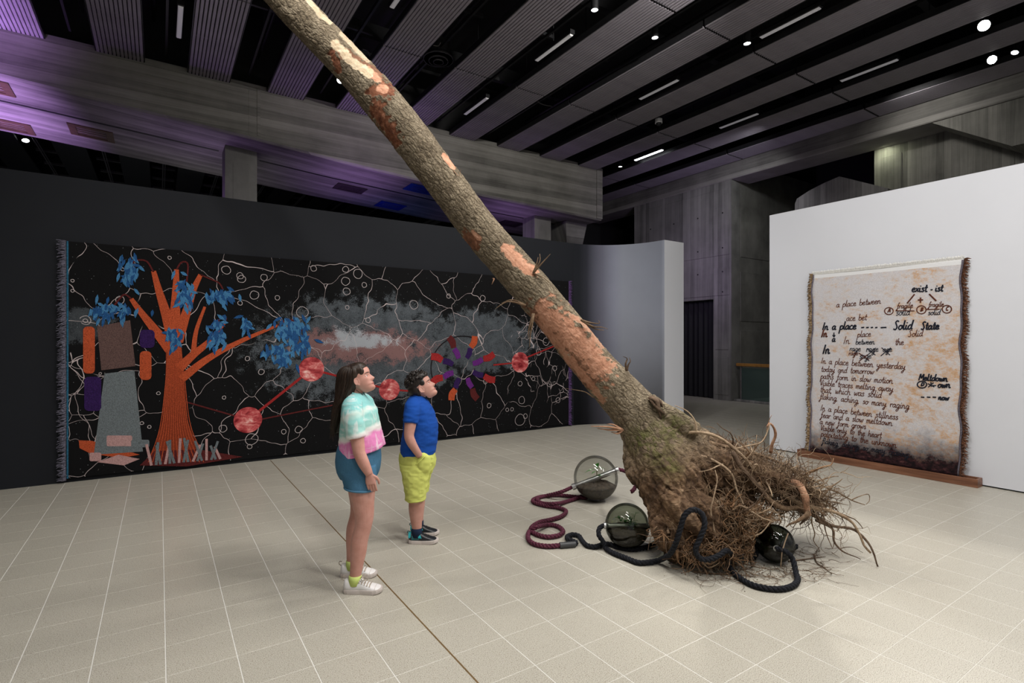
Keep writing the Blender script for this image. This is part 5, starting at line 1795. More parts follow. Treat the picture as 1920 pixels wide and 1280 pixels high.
# handwriting
F = {
 'a': (1.0, [[(.75, .85), (.4, 1), (.1, .7), (.05, .3), (.3, 0), (.6, .3), (.78, .95)], [(.78, .95), (.72, .3), (.85, 0), (1.05, .15)]]),
 'b': (.9, [[(.12, 2.1), (.08, 1), (.08, .1)], [(.08, .6), (.4, 1), (.75, .75), (.7, .2), (.35, 0), (.08, .15)]]),
 'c': (.85, [[(.7, .85), (.4, 1), (.1, .65), (.1, .3), (.4, 0), (.8, .15)]]),
 'd': (1.0, [[(.7, .85), (.4, 1), (.08, .6), (.12, .15), (.4, 0), (.7, .4)], [(.85, 2.1), (.75, 1), (.72, .2), (1.0, .05)]]),
 'e': (.85, [[(.08, .5), (.6, .6), (.6, .9), (.35, 1), (.1, .7), (.1, .25), (.4, 0), (.85, .2)]]),
 'f': (.75, [[(.75, 1.9), (.5, 2.1), (.35, 1.6), (.3, .3), (.2, -.7), (0, -1), (-.1, -.7), (.3, -.1), (.6, .1)], [(.05, 1), (.65, 1.05)]]),
 'g': (1.0, [[(.75, .85), (.4, 1), (.08, .6), (.15, .15), (.45, .05), (.72, .5), (.78, .95)], [(.78, .95), (.72, 0), (.6, -.8), (.3, -1.1), (.1, -.85), (.4, -.35), (1.0, .05)]]),
 'h': (.95, [[(.12, 2.1), (.08, 0)], [(.08, .6), (.4, 1), (.62, .8), (.62, .2), (.75, 0), (.98, .15)]]),
 'i': (.5, [[(.15, 1), (.12, .2), (.3, 0), (.5, .15)], [(.2, 1.42), (.23, 1.58)]]),
 'k': (.8, [[(.12, 2.1), (.08, 0)], [(.6, 1), (.1, .5), (.4, .35), (.8, 0)]]),
 'l': (.48, [[(.17, 2.1), (.12, .3), (.3, 0), (.5, .15)]]),
 'm': (1.25, [[(.05, 1), (.08, 0)], [(.08, .6), (.3, 1), (.48, .8), (.48, 0)], [(.48, .6), (.7, 1), (.9, .8), (.9, .2), (1.05, 0), (1.27, .15)]]),
 'n': (.95, [[(.05, 1), (.08, 0)], [(.08, .6), (.35, 1), (.58, .8), (.58, .2), (.72, 0), (.98, .15)]]),
 'o': (.9, [[(.4, 1), (.1, .7), (.1, .25), (.4, 0), (.7, .3), (.68, .75), (.4, 1), (.6, .85), (.95, .85)]]),
 'p': (.9, [[(.1, 1), (.08, 0), (.02, -1.1)], [(.08, .6), (.4, 1), (.75, .75), (.7, .2), (.35, 0), (.08, .15)]]),
 'r': (.65, [[(.05, 1), (.1, 0)], [(.1, .6), (.35, 1), (.65, .9)]]),
 's': (.72, [[(.6, .85), (.35, 1), (.12, .8), (.4, .5), (.6, .25), (.35, 0), (.05, .15)]]),
 't': (.62, [[(.3, 1.8), (.25, .3), (.4, 0), (.65, .15)], [(0, 1.1), (.6, 1.15)]]),
 'u': (.95, [[(.05, 1), (.08, .3), (.3, 0), (.6, .3), (.65, 1)], [(.65, 1), (.65, .2), (.8, 0), (.98, .1)]]),
 'v': (.7, [[(.05, 1), (.3, 0), (.65, 1)]]),
 'w': (1.15, [[(.05, 1), (.15, .1), (.35, .1), (.5, .8), (.6, .1), (.85, .15), (1.0, .95), (1.18, .9)]]),
 'x': (.72, [[(.05, 1), (.6, 0)], [(.6, 1), (.0, 0)]]),
 'y': (.95, [[(.05, 1), (.1, .4), (.35, .15), (.6, .5), (.7, 1)], [(.7, 1), (.6, -.3), (.35, -1.1), (.05, -.9), (.4, -.35), (.95, .0)]]),
 'I': (.55, [[(.28, 2), (.08, 0)]]),
 'S': (.95, [[(.8, 1.8), (.5, 2.05), (.2, 1.7), (.45, 1.1), (.65, .5), (.4, 0), (.0, .2)]]),
 'V': (.85, [[(.05, 2), (.35, 0), (.8, 2)]]),
 'M': (1.3, [[(.0, 0), (.2, 2), (.55, .6), (1.0, 2), (1.1, 0)]]),
 'A': (1.0, [[(0, 0), (.5, 2), (.9, 0)], [(.2, .7), (.75, .7)]]),
 'B': (1.0, [[(.1, 0), (.15, 2)], [(.15, 2), (.8, 1.7), (.2, 1.05), (.9, .6), (.1, 0)]]),
 'C': (.95, [[(.8, 1.7), (.4, 2), (.1, 1), (.4, 0), (.85, .3)]]),
 'D': (1.0, [[(.15, 0), (.15, 2)], [(.15, 2), (.9, 1.5), (.8, .4), (.15, 0)]]),
 ',': (.4, [[(.12, .12), (.05, -.35)]]),
 '-': (.8, [[(.08, .55), (.62, .6)]]),
 ' ': (.95, []),
}
def q4(x, y):
    return (1510 + x / 6.4, 520 + y / 6.4)
def q5(x, y):
    return (1510 + x / 6.62, 690 + y / 6.62)
M['ink_brown'] = woven('brown_yarn', (0.105, 0.032, 0.018), 0.3, 80)
M['ink_navy'] = woven('navy_yarn', (0.014, 0.016, 0.026), 0.3, 80)
def yz(p):
    return on_text(*p)
def stroke(mb, pts, r):
    P3 = []
    for y, z in pts:
        P3.append((wx(z) + ripple(y, z) - 0.0025, y, z))
    n = max(6, len(pts) * 4)
    q = catmull(P3, n) if len(P3) > 2 else catmull(P3, 4)
    mb.tube(q, r, 5)
def write(text, a, b, ink, r=0.0041, tall=1.0):
    A, B = on_text(*a), on_text(*b)
    wtot = sum(F[c][0] for c in text)
    L = math.hypot(A.y - B.y, A.z - B.z)
    k = L / wtot
    ky = k * tall
    dy, dz = (B.y - A.y) / L, (B.z - A.z) / L
    mb = MB()
    x = 0.0
    for c in text:
        w, st = F[c]
        for s_ in st:
            pts = []
            for px, py in s_:
                X = (x + px + 0.16 * py) * k
                Y = py * ky
                pts.append((A.y + dy * X - dz * Y * 0, A.z + dz * X + Y))
            stroke(mb, pts, r)
        x += w
    return wchild('handwriting', mb, M[ink], wt, smooth=True, kind='stuff', fix=False)
BR, NV = 'ink_brown', 'ink_navy'
write('exist', q4(1275, 172), q4(1460, 170), NV, 0.0075)
write('-', q4(1495, 168), q4(1530, 168), NV, 0.007)
write('ist', q4(1555, 165), q4(1650, 163), NV, 0.0075)
write('a place between', q4(370, 358), q4(905, 312), BR)
write('fragile', q4(1095, 372), q4(1290, 360), BR)
write('fragile', q4(1475, 352), q4(1660, 345), BR)
write('solid', q4(1085, 455), q4(1255, 450), NV)
write('solid', q4(1470, 450), q4(1620, 446), NV)
write('ace bet', q4(490, 520), q4(735, 510), BR)
write('In a place', q4(205, 628), q4(610, 618), NV, 0.0084)
write('Solid', q4(1055, 626), q4(1285, 618), NV, 0.0084)
write('State', q4(1385, 624), q4(1605, 618), NV, 0.0084)
write('In', q4(192, 716), q4(262, 710), BR, 0.009)
write('a', q4(318, 770), q4(358, 768), NV, 0.0075)
write('place', q4(622, 716), q4(785, 706), BR)
write('Solid', q4(1232, 712), q4(1410, 702), BR)
write('In', q4(457, 798), q4(530, 794), BR)
write('between', q4(602, 803), q4(830, 800), NV)
write('the', q4(1075, 808), q4(1180, 806), BR)
write('In', q4(208, 916), q4(292, 910), NV, 0.0095)
write('rage', q4(530, 884), q4(662, 884), NV)
write('rage', q4(730, 890), q4(875, 888), NV)
write('age', q4(928, 890), q4(1040, 888), NV)
write('rage', q4(520, 932), q4(632, 930), BR)
write('sage', q4(648, 974), q4(790, 968), NV)
write('In a place between yesterday', q4(188, 1030), q4(1200, 1102), BR)
write('today and tomorrow', q4(188, 1128), q4(822, 1160), BR)
write('paths form in slow motion', q5(188, 128), q5(1085, 190), BR)
write('Visible traces melting away', q5(182, 212), q5(1090, 290), BR)
write('that, which was solid', q5(182, 296), q5(945, 368), BR)
write('flaking, aching, so many raging', q5(178, 380), q5(1290, 506), BR)
write('In a place between stillness', q5(188, 524), q5(1150, 640), BR)
write('fear and a slow meltdown', q5(188, 610), q5(1078, 714), BR)
write('a new form grows', q5(178, 690), q5(752, 754), BR)
write('Visible only to the heart', q5(188, 768), q5(945, 864), BR)
write('palpitating to the unknown', q5(192, 842), q5(1130, 986), BR)
write('flaking, aching, so many craving', q5(205, 930), q5(1282, 1108), NV)
write('Meltdown', q5(1408, 148), q5(1765, 165), NV, 0.0072)
write('own', q5(1640, 240), q5(1800, 242), NV, 0.0072)
write('now', q5(1650, 390), q5(1780, 398), NV, 0.0072)
mb, mn = MB(), MB()
def seg(m, a, b, r=0.006):
    A, B = on_text(*a), on_text(*b)
    stroke(m, [(A.y, A.z), ((A.y + B.y) / 2, (A.z + B.z) / 2), (B.y, B.z)], r)
def ring(m, c, rx, ry, q, r=0.0058):
    pts = []
    for a in np.linspace(0.2, 6.6, 15):
        p = on_text(*q(c[0] + rx * math.cos(a), c[1] + ry * math.sin(a)))
        pts.append((p.y, p.z))
    stroke(m, pts, r)
seg(mb, q4(1310, 200), q4(1222, 308), 0.009)
seg(mb, q4(1487, 198), q4(1570, 280), 0.009)
seg(mb, q4(1350, 270), q4(1412, 268), 0.008)
seg(mb, q4(1382, 240), q4(1380, 300), 0.008)
seg(mb, q4(1085, 400), q4(1308, 400))
seg(mb, q4(1452, 383), q4(1610, 380))
ring(mb, (1002, 402), 52, 42, q4)
ring(mb, (1392, 387), 56, 48, q4)
ring(mb, (1698, 380), 55, 46, q4)
for x0, x1 in ((672, 706), (730, 760), (786, 812), (838, 865), (905, 972)):
    seg(mn, q4(x0, 602), q4(x1, 598), 0.0084)
seg(mn, q4(343, 660), q4(343, 712), 0.007)
seg(mn, q4(328, 690), q4(343, 714), 0.007)
seg(mn, q4(358, 690), q4(343, 714), 0.007)
for (a, b) in (((740, 850), (840, 930)), ((845, 845), (740, 935)), ((915, 842), (1015, 930)), ((1025, 842), (905, 940)), ((680, 925), (765, 1000))):
    seg(mn, q4(*a), q4(*b), 0.0055)
seg(mb, q4(640, 905), q4(760, 985))
seg(mb, q4(745, 925), q4(655, 995))
ring(mn, (1447, 203), 58, 42, q5, 0.007)
seg(mn, q5(1520, 190), q5(1600, 232), 0.006)
seg(mn, q5(1590, 180), q5(1525, 235), 0.006)
seg(mn, q5(1558, 172), q5(1562, 228), 0.006)
seg(mn, q5(1575, 215), q5(1622, 215), 0.006)
for x0 in (1435, 1510, 1580):
    seg(mn, q5(x0, 358), q5(x0 + 42, 361), 0.0075)
wchild('drawn_mark', mb, M['ink_brown'], wt, smooth=True, kind='stuff', fix=False)
wchild('drawn_mark', mn, M['ink_navy'], wt, smooth=True, kind='stuff', fix=False)
write('A', q4(988, 418), q4(1020, 417), BR, 0.006, 0.8)
write('B', q4(1380, 405), q4(1412, 404), BR, 0.006, 0.8)
write('C', q4(1682, 395), q4(1714, 394), BR, 0.006, 0.8)
write('D', q5(1432, 220), q5(1468, 220), NV, 0.007, 0.7)
# tray
M['tray_wood'] = None
N = NT('reddish_brown_wood')
v_ = N.coord('Object', (14, 0.8, 14))
f_ = N.noise(v_, 1.6, 6, 0.65, 0.4)
N.bump(f_, 0.2, 0.002)
M['tray_wood'] = N.set(N.ramp(f_, [(0.3, (0.085, 0.034, 0.018)), (0.5, (0.17, 0.072, 0.038)), (0.7, (0.27, 0.125, 0.07))]), 0.45, 0, 0.4)
x0, x1, ya, yb_ = 7.44, 7.585, 2.05, 4.025
tr = thing('wooden_tray', 'long reddish brown wooden tray on the floor holding the written tapestry', 'tray', ((x0 + x1) / 2, (ya + yb_) / 2, 0))
wchild('front_board', MB().box(x0, x0 + 0.022, ya + 0.02, yb_ - 0.02, 0, 0.092, 0.002), M['tray_wood'], tr)
wchild('back_board', MB().box(x1 - 0.022, x1, ya + 0.02, yb_ - 0.02, 0, 0.095, 0.002), M['tray_wood'], tr)
wchild('bottom_board', MB().box(x0 + 0.022, x1 - 0.022, ya + 0.02, yb_ - 0.02, 0.002, 0.055), M['tray_wood'], tr)
for y in (ya, yb_ - 0.02):
    wchild('end_board', MB().box(x0, x1, y, y + 0.02, 0, 0.095, 0.002), M['tray_wood'], tr)

# ------------------------------------------------------------------ the two children
def skin_mat(name, c):
    N = NT(name)
    v = N.coord('Object')
    f = N.noise(v, 18, 4, 0.6)
    f2 = N.noise(v, 160, 2, 0.6)
    a = (c[0] * 0.92, c[1] * 0.86, c[2] * 0.84)
    b = (min(1, c[0] * 1.06), c[1] * 1.05, c[2] * 1.05)
    N.bump(f2, 0.06, 0.001)
    N.set(N.ramp(f, [(0.35, a), (0.65, b)]), 0.5, 0, 0.35)
    N.bsdf.inputs['Subsurface Weight'].default_value = 0.12
    N.bsdf.inputs['Subsurface Radius'].default_value = (0.012, 0.005, 0.003)
    return N.m
def cloth_mat(name, c, var=0.08, fine=320, rough=0.9, bump=0.25):
    N = NT(name)
    v = N.coord('Object')
    f = N.noise(v, fine, 2, 0.7)
    g = N.noise(v, 7, 4, 0.6)
    k = N.math('ADD', N.math('MULTIPLY', f, 0.6), N.math('MULTIPLY', g, 0.4))
    a = tuple(x * (1 - var) for x in c)
    b = tuple(min(1, x * (1 + var)) for x in c)
    N.bump(f, bump, 0.001)
    return N.set(N.ramp(k, [(0.35, a), (0.65, b)]), rough, 0, 0.2)
M['skin_girl'] = skin_mat('girl_skin', (0.565, 0.30, 0.245))
M['skin_boy'] = skin_mat('boy_skin', (0.525, 0.285, 0.23))
M['lip'] = plain('lips', (0.50, 0.17, 0.15, 1), 0.4)
M['eye_white'] = plain('eye_white', (0.75, 0.72, 0.70, 1), 0.2)
M['iris'] = plain('dark_iris', (0.02, 0.012, 0.008, 1), 0.1)
def hair_mat(name, lo, hi):
    N = NT(name)
    v = N.coord('Object', (90, 90, 7))
    f = N.noise(v, 1.0, 4, 0.7)
    N.bump(f, 0.5, 0.003)
    return N.set(N.ramp(f, [(0.35, lo), (0.65, hi)]), 0.42, 0, 0.4)
M['hair_girl'] = hair_mat('dark_brown_hair', (0.010, 0.006, 0.004), (0.042, 0.024, 0.015))
M['hair_boy'] = hair_mat('black_brown_hair', (0.006, 0.0045, 0.004), (0.022, 0.014, 0.010))
def tie_dye():
    N = NT('tie_dye_cotton')
    v = N.coord('Object')
    s = N.sep(v)
    wob = N.noise(v, 9, 4, 0.6)
    strk = N.noise(N.coord('Object', (28, 28, 3)), 1.0, 3, 0.6)
    strk2 = N.noise(N.coord('Object', (3, 9, 34)), 1.0, 3, 0.6)
    z = N.math('ADD', N.math('MULTIPLY_ADD', N.math('SUBTRACT', wob, 0.5), 0.09, s[2]), N.math('MULTIPLY', s[0], -0.35))
    c = N.ramp(N.math('DIVIDE', N.math('SUBTRACT', z, 0.78), 0.5), [(0.0, (0.70, 0.21, 0.47)), (0.38, (0.74, 0.24, 0.50)), (0.43, (0.78, 0.72, 0.72)), (0.475, (0.70, 0.76, 0.72)), (0.51, (0.34, 0.62, 0.57)), (0.66, (0.30, 0.62, 0.59)), (0.72, (0.60, 0.75, 0.70)), (0.78, (0.26, 0.58, 0.57)), (1.0, (0.24, 0.54, 0.54))])
    m1 = N.ramp(strk, [(0.56, (0, 0, 0)), (0.66, (1, 1, 1))])
    m2 = N.ramp(strk2, [(0.57, (0, 0, 0)), (0.68, (1, 1, 1))])
    c = N.mix(N.math('MULTIPLY', N.math('MAXIMUM', m1, m2), 0.55), c, (0.80, 0.76, 0.76, 1))
    f = N.noise(v, 320, 2, 0.7)
    N.bump(f, 0.25, 0.001)
    return N.set(c, 0.9, 0, 0.2)
M['tie_dye'] = tie_dye()
M['denim'] = cloth_mat('blue_denim', (0.055, 0.155, 0.26), 0.22, 260)
M['denim_hem'] = cloth_mat('denim_hem', (0.075, 0.19, 0.30), 0.2, 260)
M['blue_tee'] = cloth_mat('royal_blue_cotton', (0.008, 0.065, 0.33), 0.1)
M['lime'] = cloth_mat('lime_cotton', (0.58, 0.62, 0.155), 0.08, 260)
M['lime_sock'] = cloth_mat('lime_sock', (0.55, 0.66, 0.20), 0.12, 260)
M['navy_sock'] = cloth_mat('navy_sock', (0.012, 0.022, 0.05), 0.2, 260)
M['white_leather'] = plain('white_leather', (0.74, 0.725, 0.72, 1), 0.5, 0, 0.03, 30, 0.1)
M['white_sole'] = plain('off_white_sole', (0.58, 0.52, 0.49, 1), 0.6, 0, 0.05, 30)
M['lace'] = plain('grey_beige_lace', (0.42, 0.36, 0.30, 1), 0.8)
M['black_shoe'] = plain('black_shoe_leather', (0.014, 0.016, 0.02, 1), 0.38, 0, 0.3, 30)
M['teal_shoe'] = plain('teal_trim', (0.02, 0.36, 0.40, 1), 0.45, 0, 0.08, 30)
M['teal_dark'] = plain('dark_teal_panel', (0.018, 0.12, 0.125, 1), 0.5, 0, 0.2, 30)

def rings_loft(mb, secs, n=40, seg=28, pw=1.0):
    """secs: (x, y, z, rx, ry[, tilt]) horizontal elliptical sections, smoothed"""
    s = [tuple(q) + (0.0,) * (6 - len(q)) for q in secs]
    q = catmull(s, n)
    R = []
    for x, y, z, rx, ry, ti in q:
        ring = []
        for j in range(seg):
            a = 2 * math.pi * j / seg
            dx, dy = rx * math.cos(a), ry * math.sin(a)
            ring.append((x + dx, y + dy, z + ti * dx))
        R.append(ring)
    return mb.loft(R)
def limb_tube(mb, pts, n=26, seg=18):
    """pts: (x, y, z, r)"""
    q = catmull(pts, n)
    return mb.tube(q[:, :3], q[:, 3], seg)

HT = np.array([0, .04, .09, .14, .19, .235, .28, .33, .40, .47, .53, .58, .63, .72, .80, .87, .93, .97, 1.0])
HXF = np.array([.30, .375, .405, .395, .368, .385, .375, .365, .375, .375, .372, .385, .405, .40, .365, .30, .21, .12, .01])
HXB = np.array([.16, .10, .05, .0, -.07, -.14, -.22, -.28, -.36, -.42, -.455, -.47, -.475, -.455, -.41, -.34, -.24, -.14, -.01])
HW = np.array([.10, .15, .19, .215, .24, .26, .275, .29, .305, .315, .322, .328, .332, .325, .295, .245, .175, .105, .01])
NT_T = np.array([.285, .315, .345, .375, .41, .45, .50, .54])
NT_N = np.array([0, .055, .105, .118, .088, .058, .028, 0])
def head_front(t, y):
    w = np.interp(t, HT, HW)
    s = min(1, abs(y) / w)
    x = np.interp(t, HT, HXF) * (max(0, 1 - s * s)) ** 0.42
    x += np.interp(t, NT_T, NT_N, 0, 0) * math.exp(-(y / (.05 + .02 * math.exp(-((t - .35) / .05) ** 2))) ** 2)
    x -= .035 * math.exp(-((t - .505) / .05) ** 2 - ((abs(y) - .15) / .07) ** 2)
    x += .016 * math.exp(-((t - .24) / .02) ** 2 - (y / .10) ** 2) + .014 * math.exp(-((t - .195) / .018) ** 2 - (y / .09) ** 2) - .012 * math.exp(-((t - .216) / .008) ** 2 - (y / .12) ** 2)
    x += .012 * math.exp(-((t - .40) / .09) ** 2 - ((abs(y) - .19) / .08) ** 2)
    return x
def head_mesh(mb, Mx, H):
    R = []
    seg = 72
    for t in np.concatenate([np.linspace(0.0, 0.6, 56), np.linspace(.615, 1.0, 26)]):
        w = np.interp(t, HT, HW)
        xb = np.interp(t, HT, HXB)
        ring = []
        for j in range(seg):
            a = 2 * math.pi * j / seg - math.pi
            y = w * math.sin(a)
            if math.cos(a) >= 0:
                x = head_front(t, y)
                x *= 1.0
            else:
                x = xb * (abs(math.cos(a))) ** 0.9
            ring.append(Mx @ Vector((x * H, y * H, t * H)))
        R.append(ring)
    mb.loft(R)
    for sy in (-1, 1):                        # ears
        c = Mx @ Vector((-.015 * H, sy * .315 * H, .43 * H))
        rot = Mx.to_3x3() @ Matrix.Rotation(sy * -0.35, 3, 'Z') @ Matrix.Rotation(0.15, 3, 'Y')
        mb.ell(c, .062 * H, .022 * H, .115 * H, 16, 12, rot)
        mb.ell(Mx @ Vector((-.045 * H, sy * .345 * H, .45 * H)), .05 * H, .014 * H, .095 * H, 16, 12, rot)
        rim = [Mx @ Vector(((-.015 + .066 * math.cos(a)) * H, sy * (.338 - .03 * math.cos(a)) * H, (.44 + .112 * math.sin(a)) * H)) for a in np.linspace(-.6, 4.2, 14)]
        mb.tube(rim, .016 * H, 8)
        mb.ell(Mx @ Vector((.005 * H, sy * .318 * H, .33 * H)), .035 * H, .02 * H, .04 * H, 12, 8, rot)
def face_parts(root, Mx, H, hair_m, lids_m):
    R3 = Mx.to_3x3()
    for sy in (-1, 1):
        y = sy * .145
        x = head_front(.505, y) - .048
        c = Mx @ Vector((x * H, y * H, .505 * H))
        r = .063 * H
        e = obj('eye', MB().ell(c, r, r, r, 20, 14), M['eye_white'], root, smooth=True)
        d = (R3 @ Vector((0.94, sy * .12, .16))).normalized()
        obj('iris', MB().lathe([(r * .46, r * .885), (r * .3, r * .96), (0.0005, r * 1.02)], c, 18, d), M['iris'], e, smooth=True)
        lid = MB()
        for zo, tt in ((.56, .50), (-.62, .30)):
            q = []
            for k in range(7):
                yy = y + (k - 3) / 3 * .082
                s = 1 - ((k - 3) / 3) ** 2
                q.append(Mx @ Vector(((head_front(.505, yy) - .004 + .012 * s) * H, yy * H, (.505 + zo * .055 * (0.25 + 0.75 * s)) * H)))
            lid.tube(catmull(q, 14), .012 * H, 8)
        obj('eyelid', lid, lids_m, root, smooth=True)
        q = []
        for k in range(7):
            yy = sy * (.065 + .032 * k)
            tt = .585 + .02 * math.sin(math.pi * (k + 1) / 7)
            q.append(Mx @ Vector(((head_front(tt, yy) + .004) * H, yy * H, tt * H)))
        obj('eyebrow', MB().tube(catmull(q, 14), np.concatenate([np.linspace(.010, .014, 7), np.linspace(.014, .004, 7)]) * H, 8, flat=0.7), hair_m, root, smooth=True)
    mb = MB()
    for tt, th_ in ((.238, .014), (.196, .017)):
        q = []
        for k in range(9):
            yy = (k - 4) / 4 * .105
            q.append(Mx @ Vector(((head_front(tt, yy) - .006) * H, yy * H, (tt - (tt - .217) * (abs(k - 4) / 4) ** 2) * H)))
        mb.tube(catmull(q, 17), np.array([.35 + .65 * math.sin(math.pi * k / 16) for k in range(17)]) * th_ * H, 10)
    obj('lips', mb, M['lip'], root, smooth=True)

def hand(mb, wrist, down, fwd, inward, size=1.0, curl=0.35):
    """wrist point, direction of the fingers, direction towards the thumb, direction the palm faces"""
    w, d, f, n = Vector(wrist), Vector(down).normalized(), Vector(fwd).normalized(), Vector(inward).normalized()
    s = size
    pal = []
    for t, wd, tk in ((-0.01, .022, .018), (.015, .027, .017), (.04, .034, .0155), (.062, .036, .014), (.075, .033, .012)):
        c = w + d * t * s
        pal.append([c + f * math.cos(a) * wd * s + n * math.sin(a) * tk * s for a in np.linspace(0, 2 * math.pi, 17)[:-1]])
    mb.loft(pal)
    for k, (off, L, r) in enumerate(((.026, .060, .0078), (.009, .068, .0080), (-.009, .063, .0076), (-.026, .049, .0068))):
        p = w + d * .060 * s + f * off * s
        pts = [p]
        dd = d.copy()
        for j, seg_ in enumerate((.42, .33, .25)):
            ang = curl * (0.7 + 0.35 * j + 0.12 * k)
            dd = (dd * math.cos(ang * .6) + n * math.sin(ang * .6)).normalized()
            pts.append(pts[-1] + dd * L * seg_ * s + (d * .012 * s if j == 0 else Vector((0, 0, 0))))
        q = catmull([list(p_) for p_ in pts], 14)
        mb.tube(q, np.linspace(r * 1.08, r * .82, 14) * s, 10)
        mb.ell(pts[-1], r * .8 * s, r * .8 * s, r * .8 * s, 10, 8)
    p = w + d * .018 * s + f * .020 * s
    q = catmull([list(p), list(p + f * .022 * s + d * .020 * s + n * .006 * s), list(p + f * .030 * s + d * .045 * s + n * .014 * s), list(p + f * .028 * s + d * .062 * s + n * .02 * s)], 14)
    mb.tube(q, np.linspace(.0115, .0078, 14) * s, 10)
    mb.ell(q[-1], .0078 * s, .0078 * s, .0078 * s, 10, 8)

def shoe(root, heel, L, W, kind):
    """heel: (x, y) of the heel on the floor, shoe points along +x"""
    hx, hy = heel
    k, kw = L / .245, W / .09
    def outline(gx, gw):
        st = ((0, .012), (.008, .026), (.03, .034), (.07, .036), (.11, .036), (.15, .041), (.19, .045), (.215, .042), (.235, .028), (.245, .010))
        a = [(hx + (x * k) * gx - (gx - 1) * L / 2, hy - w * kw * gw) for x, w in st]
        b = [(hx + (x * k) * gx - (gx - 1) * L / 2, hy + w * kw * gw) for x, w in reversed(st)]
        return a + b
    mb = MB()
    R = []
    for z, g in ((0.0, .97), (.004, 1.0), (.018, 1.02), (.028, 1.0)):
        ring = []
        for x, y in outline(g, g * 1.05):
            t = (x - hx) / L
            ring.append((x, y, z + (.010 * max(0, t - .72) / .28 if kind == 'boy' else .006 * max(0, t - .75) / .25) + (.012 * max(0, .35 - t) if z > .02 and kind == 'boy' else 0)))
        R.append(ring)
    mb.loft(R)
    sole = obj('sole', mb, M['white_sole'], root, smooth=False)
    st = ((.003, .018, .075), (.012, .028, .088), (.03, .033, .082), (.055, .0345, .074), (.08, .035, .078), (.10, .0355, .083), (.125, .038, .072), (.155, .041, .060), (.185, .0435, .050), (.21, .042, .043), (.23, .030, .036), (.241, .014, .028))
    q = catmull([(x, w, h) for x, w, h in st], 30)
    R = []
    for x, w, h in q:
        ring = []
        for a in np.linspace(0, math.pi, 17):
            ring.append((hx + x * k, hy + w * kw * math.copysign(abs(math.cos(a)) ** .75, math.cos(a)), .02 + (h - .02) * math.sin(a) ** .62))
        R.append(ring)
    mb = MB().loft(R)
    up = obj('upper', mb, M['white_leather'] if kind == 'girl' else M['black_shoe'], root, smooth=True)
    def band(x, w_, lo, hi, m, nm, thick=.0025, slant=0.0):
        i = min(range(len(q)), key=lambda j: abs(q[j][0] - x))
        x_, w, h = q[i]
        A, B = [], []
        for a in np.linspace(lo, hi, 15):
            c, s_ = math.cos(a), math.sin(a)
            y = (w * kw + thick) * math.copysign(abs(c) ** .75, c)
            z = .02 + (h - .02 + thick) * s_ ** .62
            sl = slant * (z - .02)
            A.append((hx + x * k - w_ / 2 - sl, hy + y, z))
            B.append((hx + x * k + w_ / 2 - sl, hy + y, z))
        b_ = MB().loft([A, B], cap=False, closed=False)
        b_.loft([[(x0, y0 * 1 - (y0 - hy) * .05, z0 - .003) for x0, y0, z0 in A], [(x0, y0 - (y0 - hy) * .05, z0 - .003) for x0, y0, z0 in B]], cap=False, closed=False)
        return obj(nm, b_, m, root, smooth=True)
    if kind == 'girl':
        for j, x in enumerate((.105, .122, .139, .156, .172)):
            band(x, .007, .75, 2.4, M['lace'], 'lace', .005)
        b_ = MB()
        top = Vector((hx + .105 * k, hy, .092))
        for s_ in (-1, 1):
            b_.tube(catmull([top, top + Vector((.015, s_ * .022, .014)), top + Vector((.035, s_ * .040, .0)), top + Vector((.018, s_ * .028, -.006)), top], 16), .0022, 6)
            b_.tube(catmull([top, top + Vector((.02, s_ * .012, .004)), top + Vector((.045, s_ * .030, -.022))], 12), .002, 6)
        obj('lace_bow', b_, M['lace'], root, smooth=True)
        obj('tongue', MB().tube(catmull([(hx + .125 * k, hy, .070), (hx + .105 * k, hy, .086), (hx + .088 * k, hy, .102)], 8), [.02, .022, .022, .022, .022, .021, .019, .014], 12, flat=.35), M['white_leather'], root, smooth=True)
        obj('heel_loop', MB().tube(catmull([(hx + .004, hy, .072), (hx - .012, hy, .082), (hx - .010, hy, .100), (hx + .006, hy, .100)], 12), .0028, 6), M['lace'], root, smooth=True)
        band(.205, .004, .25, 2.9, M['white_sole'], 'seam', .0012)
        band(.045, .004, .05, 1.1, M['white_sole'], 'seam', .0012, .35)
    else:
        band(.118, .024, .35, 2.8, M['teal_shoe'], 'strap', .005, .55)
        band(.012, .020, .25, 2.9, M['teal_shoe'], 'heel_patch', .0025)
        band(.235, .012, .3, 2.85, M['teal_shoe'], 'toe_tip', .0025)
        band(.06, .06, .15, 1.0, M['teal_dark'], 'side_panel', .0018)
        band(.06, .06, 2.15, 3.0, M['teal_dark'], 'side_panel', .0018)
        for x in (.138, .15, .162):
            band(x, .006, 1.0, 2.15, M['black'], 'lace', .004)
        obj('heel_loop', MB().tube(catmull([(hx + .004, hy, .074), (hx - .010, hy, .082), (hx - .006, hy, .094), (hx + .008, hy, .092)], 12), .003, 6), M['teal_dark'], root, smooth=True)
    return up

def folds(me, amp, scale, seed, zlo=None):
    co = get_co(me)
    no = get_no(me)
    f = fbm(co * np.array(scale), 3, seed) - 0.5
    rid = 1 - np.abs(fbm(co * np.array(scale) * 1.4 + 5, 2, seed + 3) - 0.5) * 4
    set_co(me, co + no * (amp * (f * 1.2 + 0.35 * rid))[:, None])

def Mhead(ear, pitch, H, yaw=0.0):
    """head matrix from the ear point (local) and backward pitch in degrees"""
    Rm = (Matrix.Rotation(math.radians(yaw), 3, 'Z') @ Matrix.Rotation(-math.radians(pitch), 3, 'Y')).to_4x4()
    e = Rm @ Vector((-.015 * H, 0, .43 * H))
    return Matrix.Translation(Vector((ear[0], 0, ear[1])) - e) @ Rm

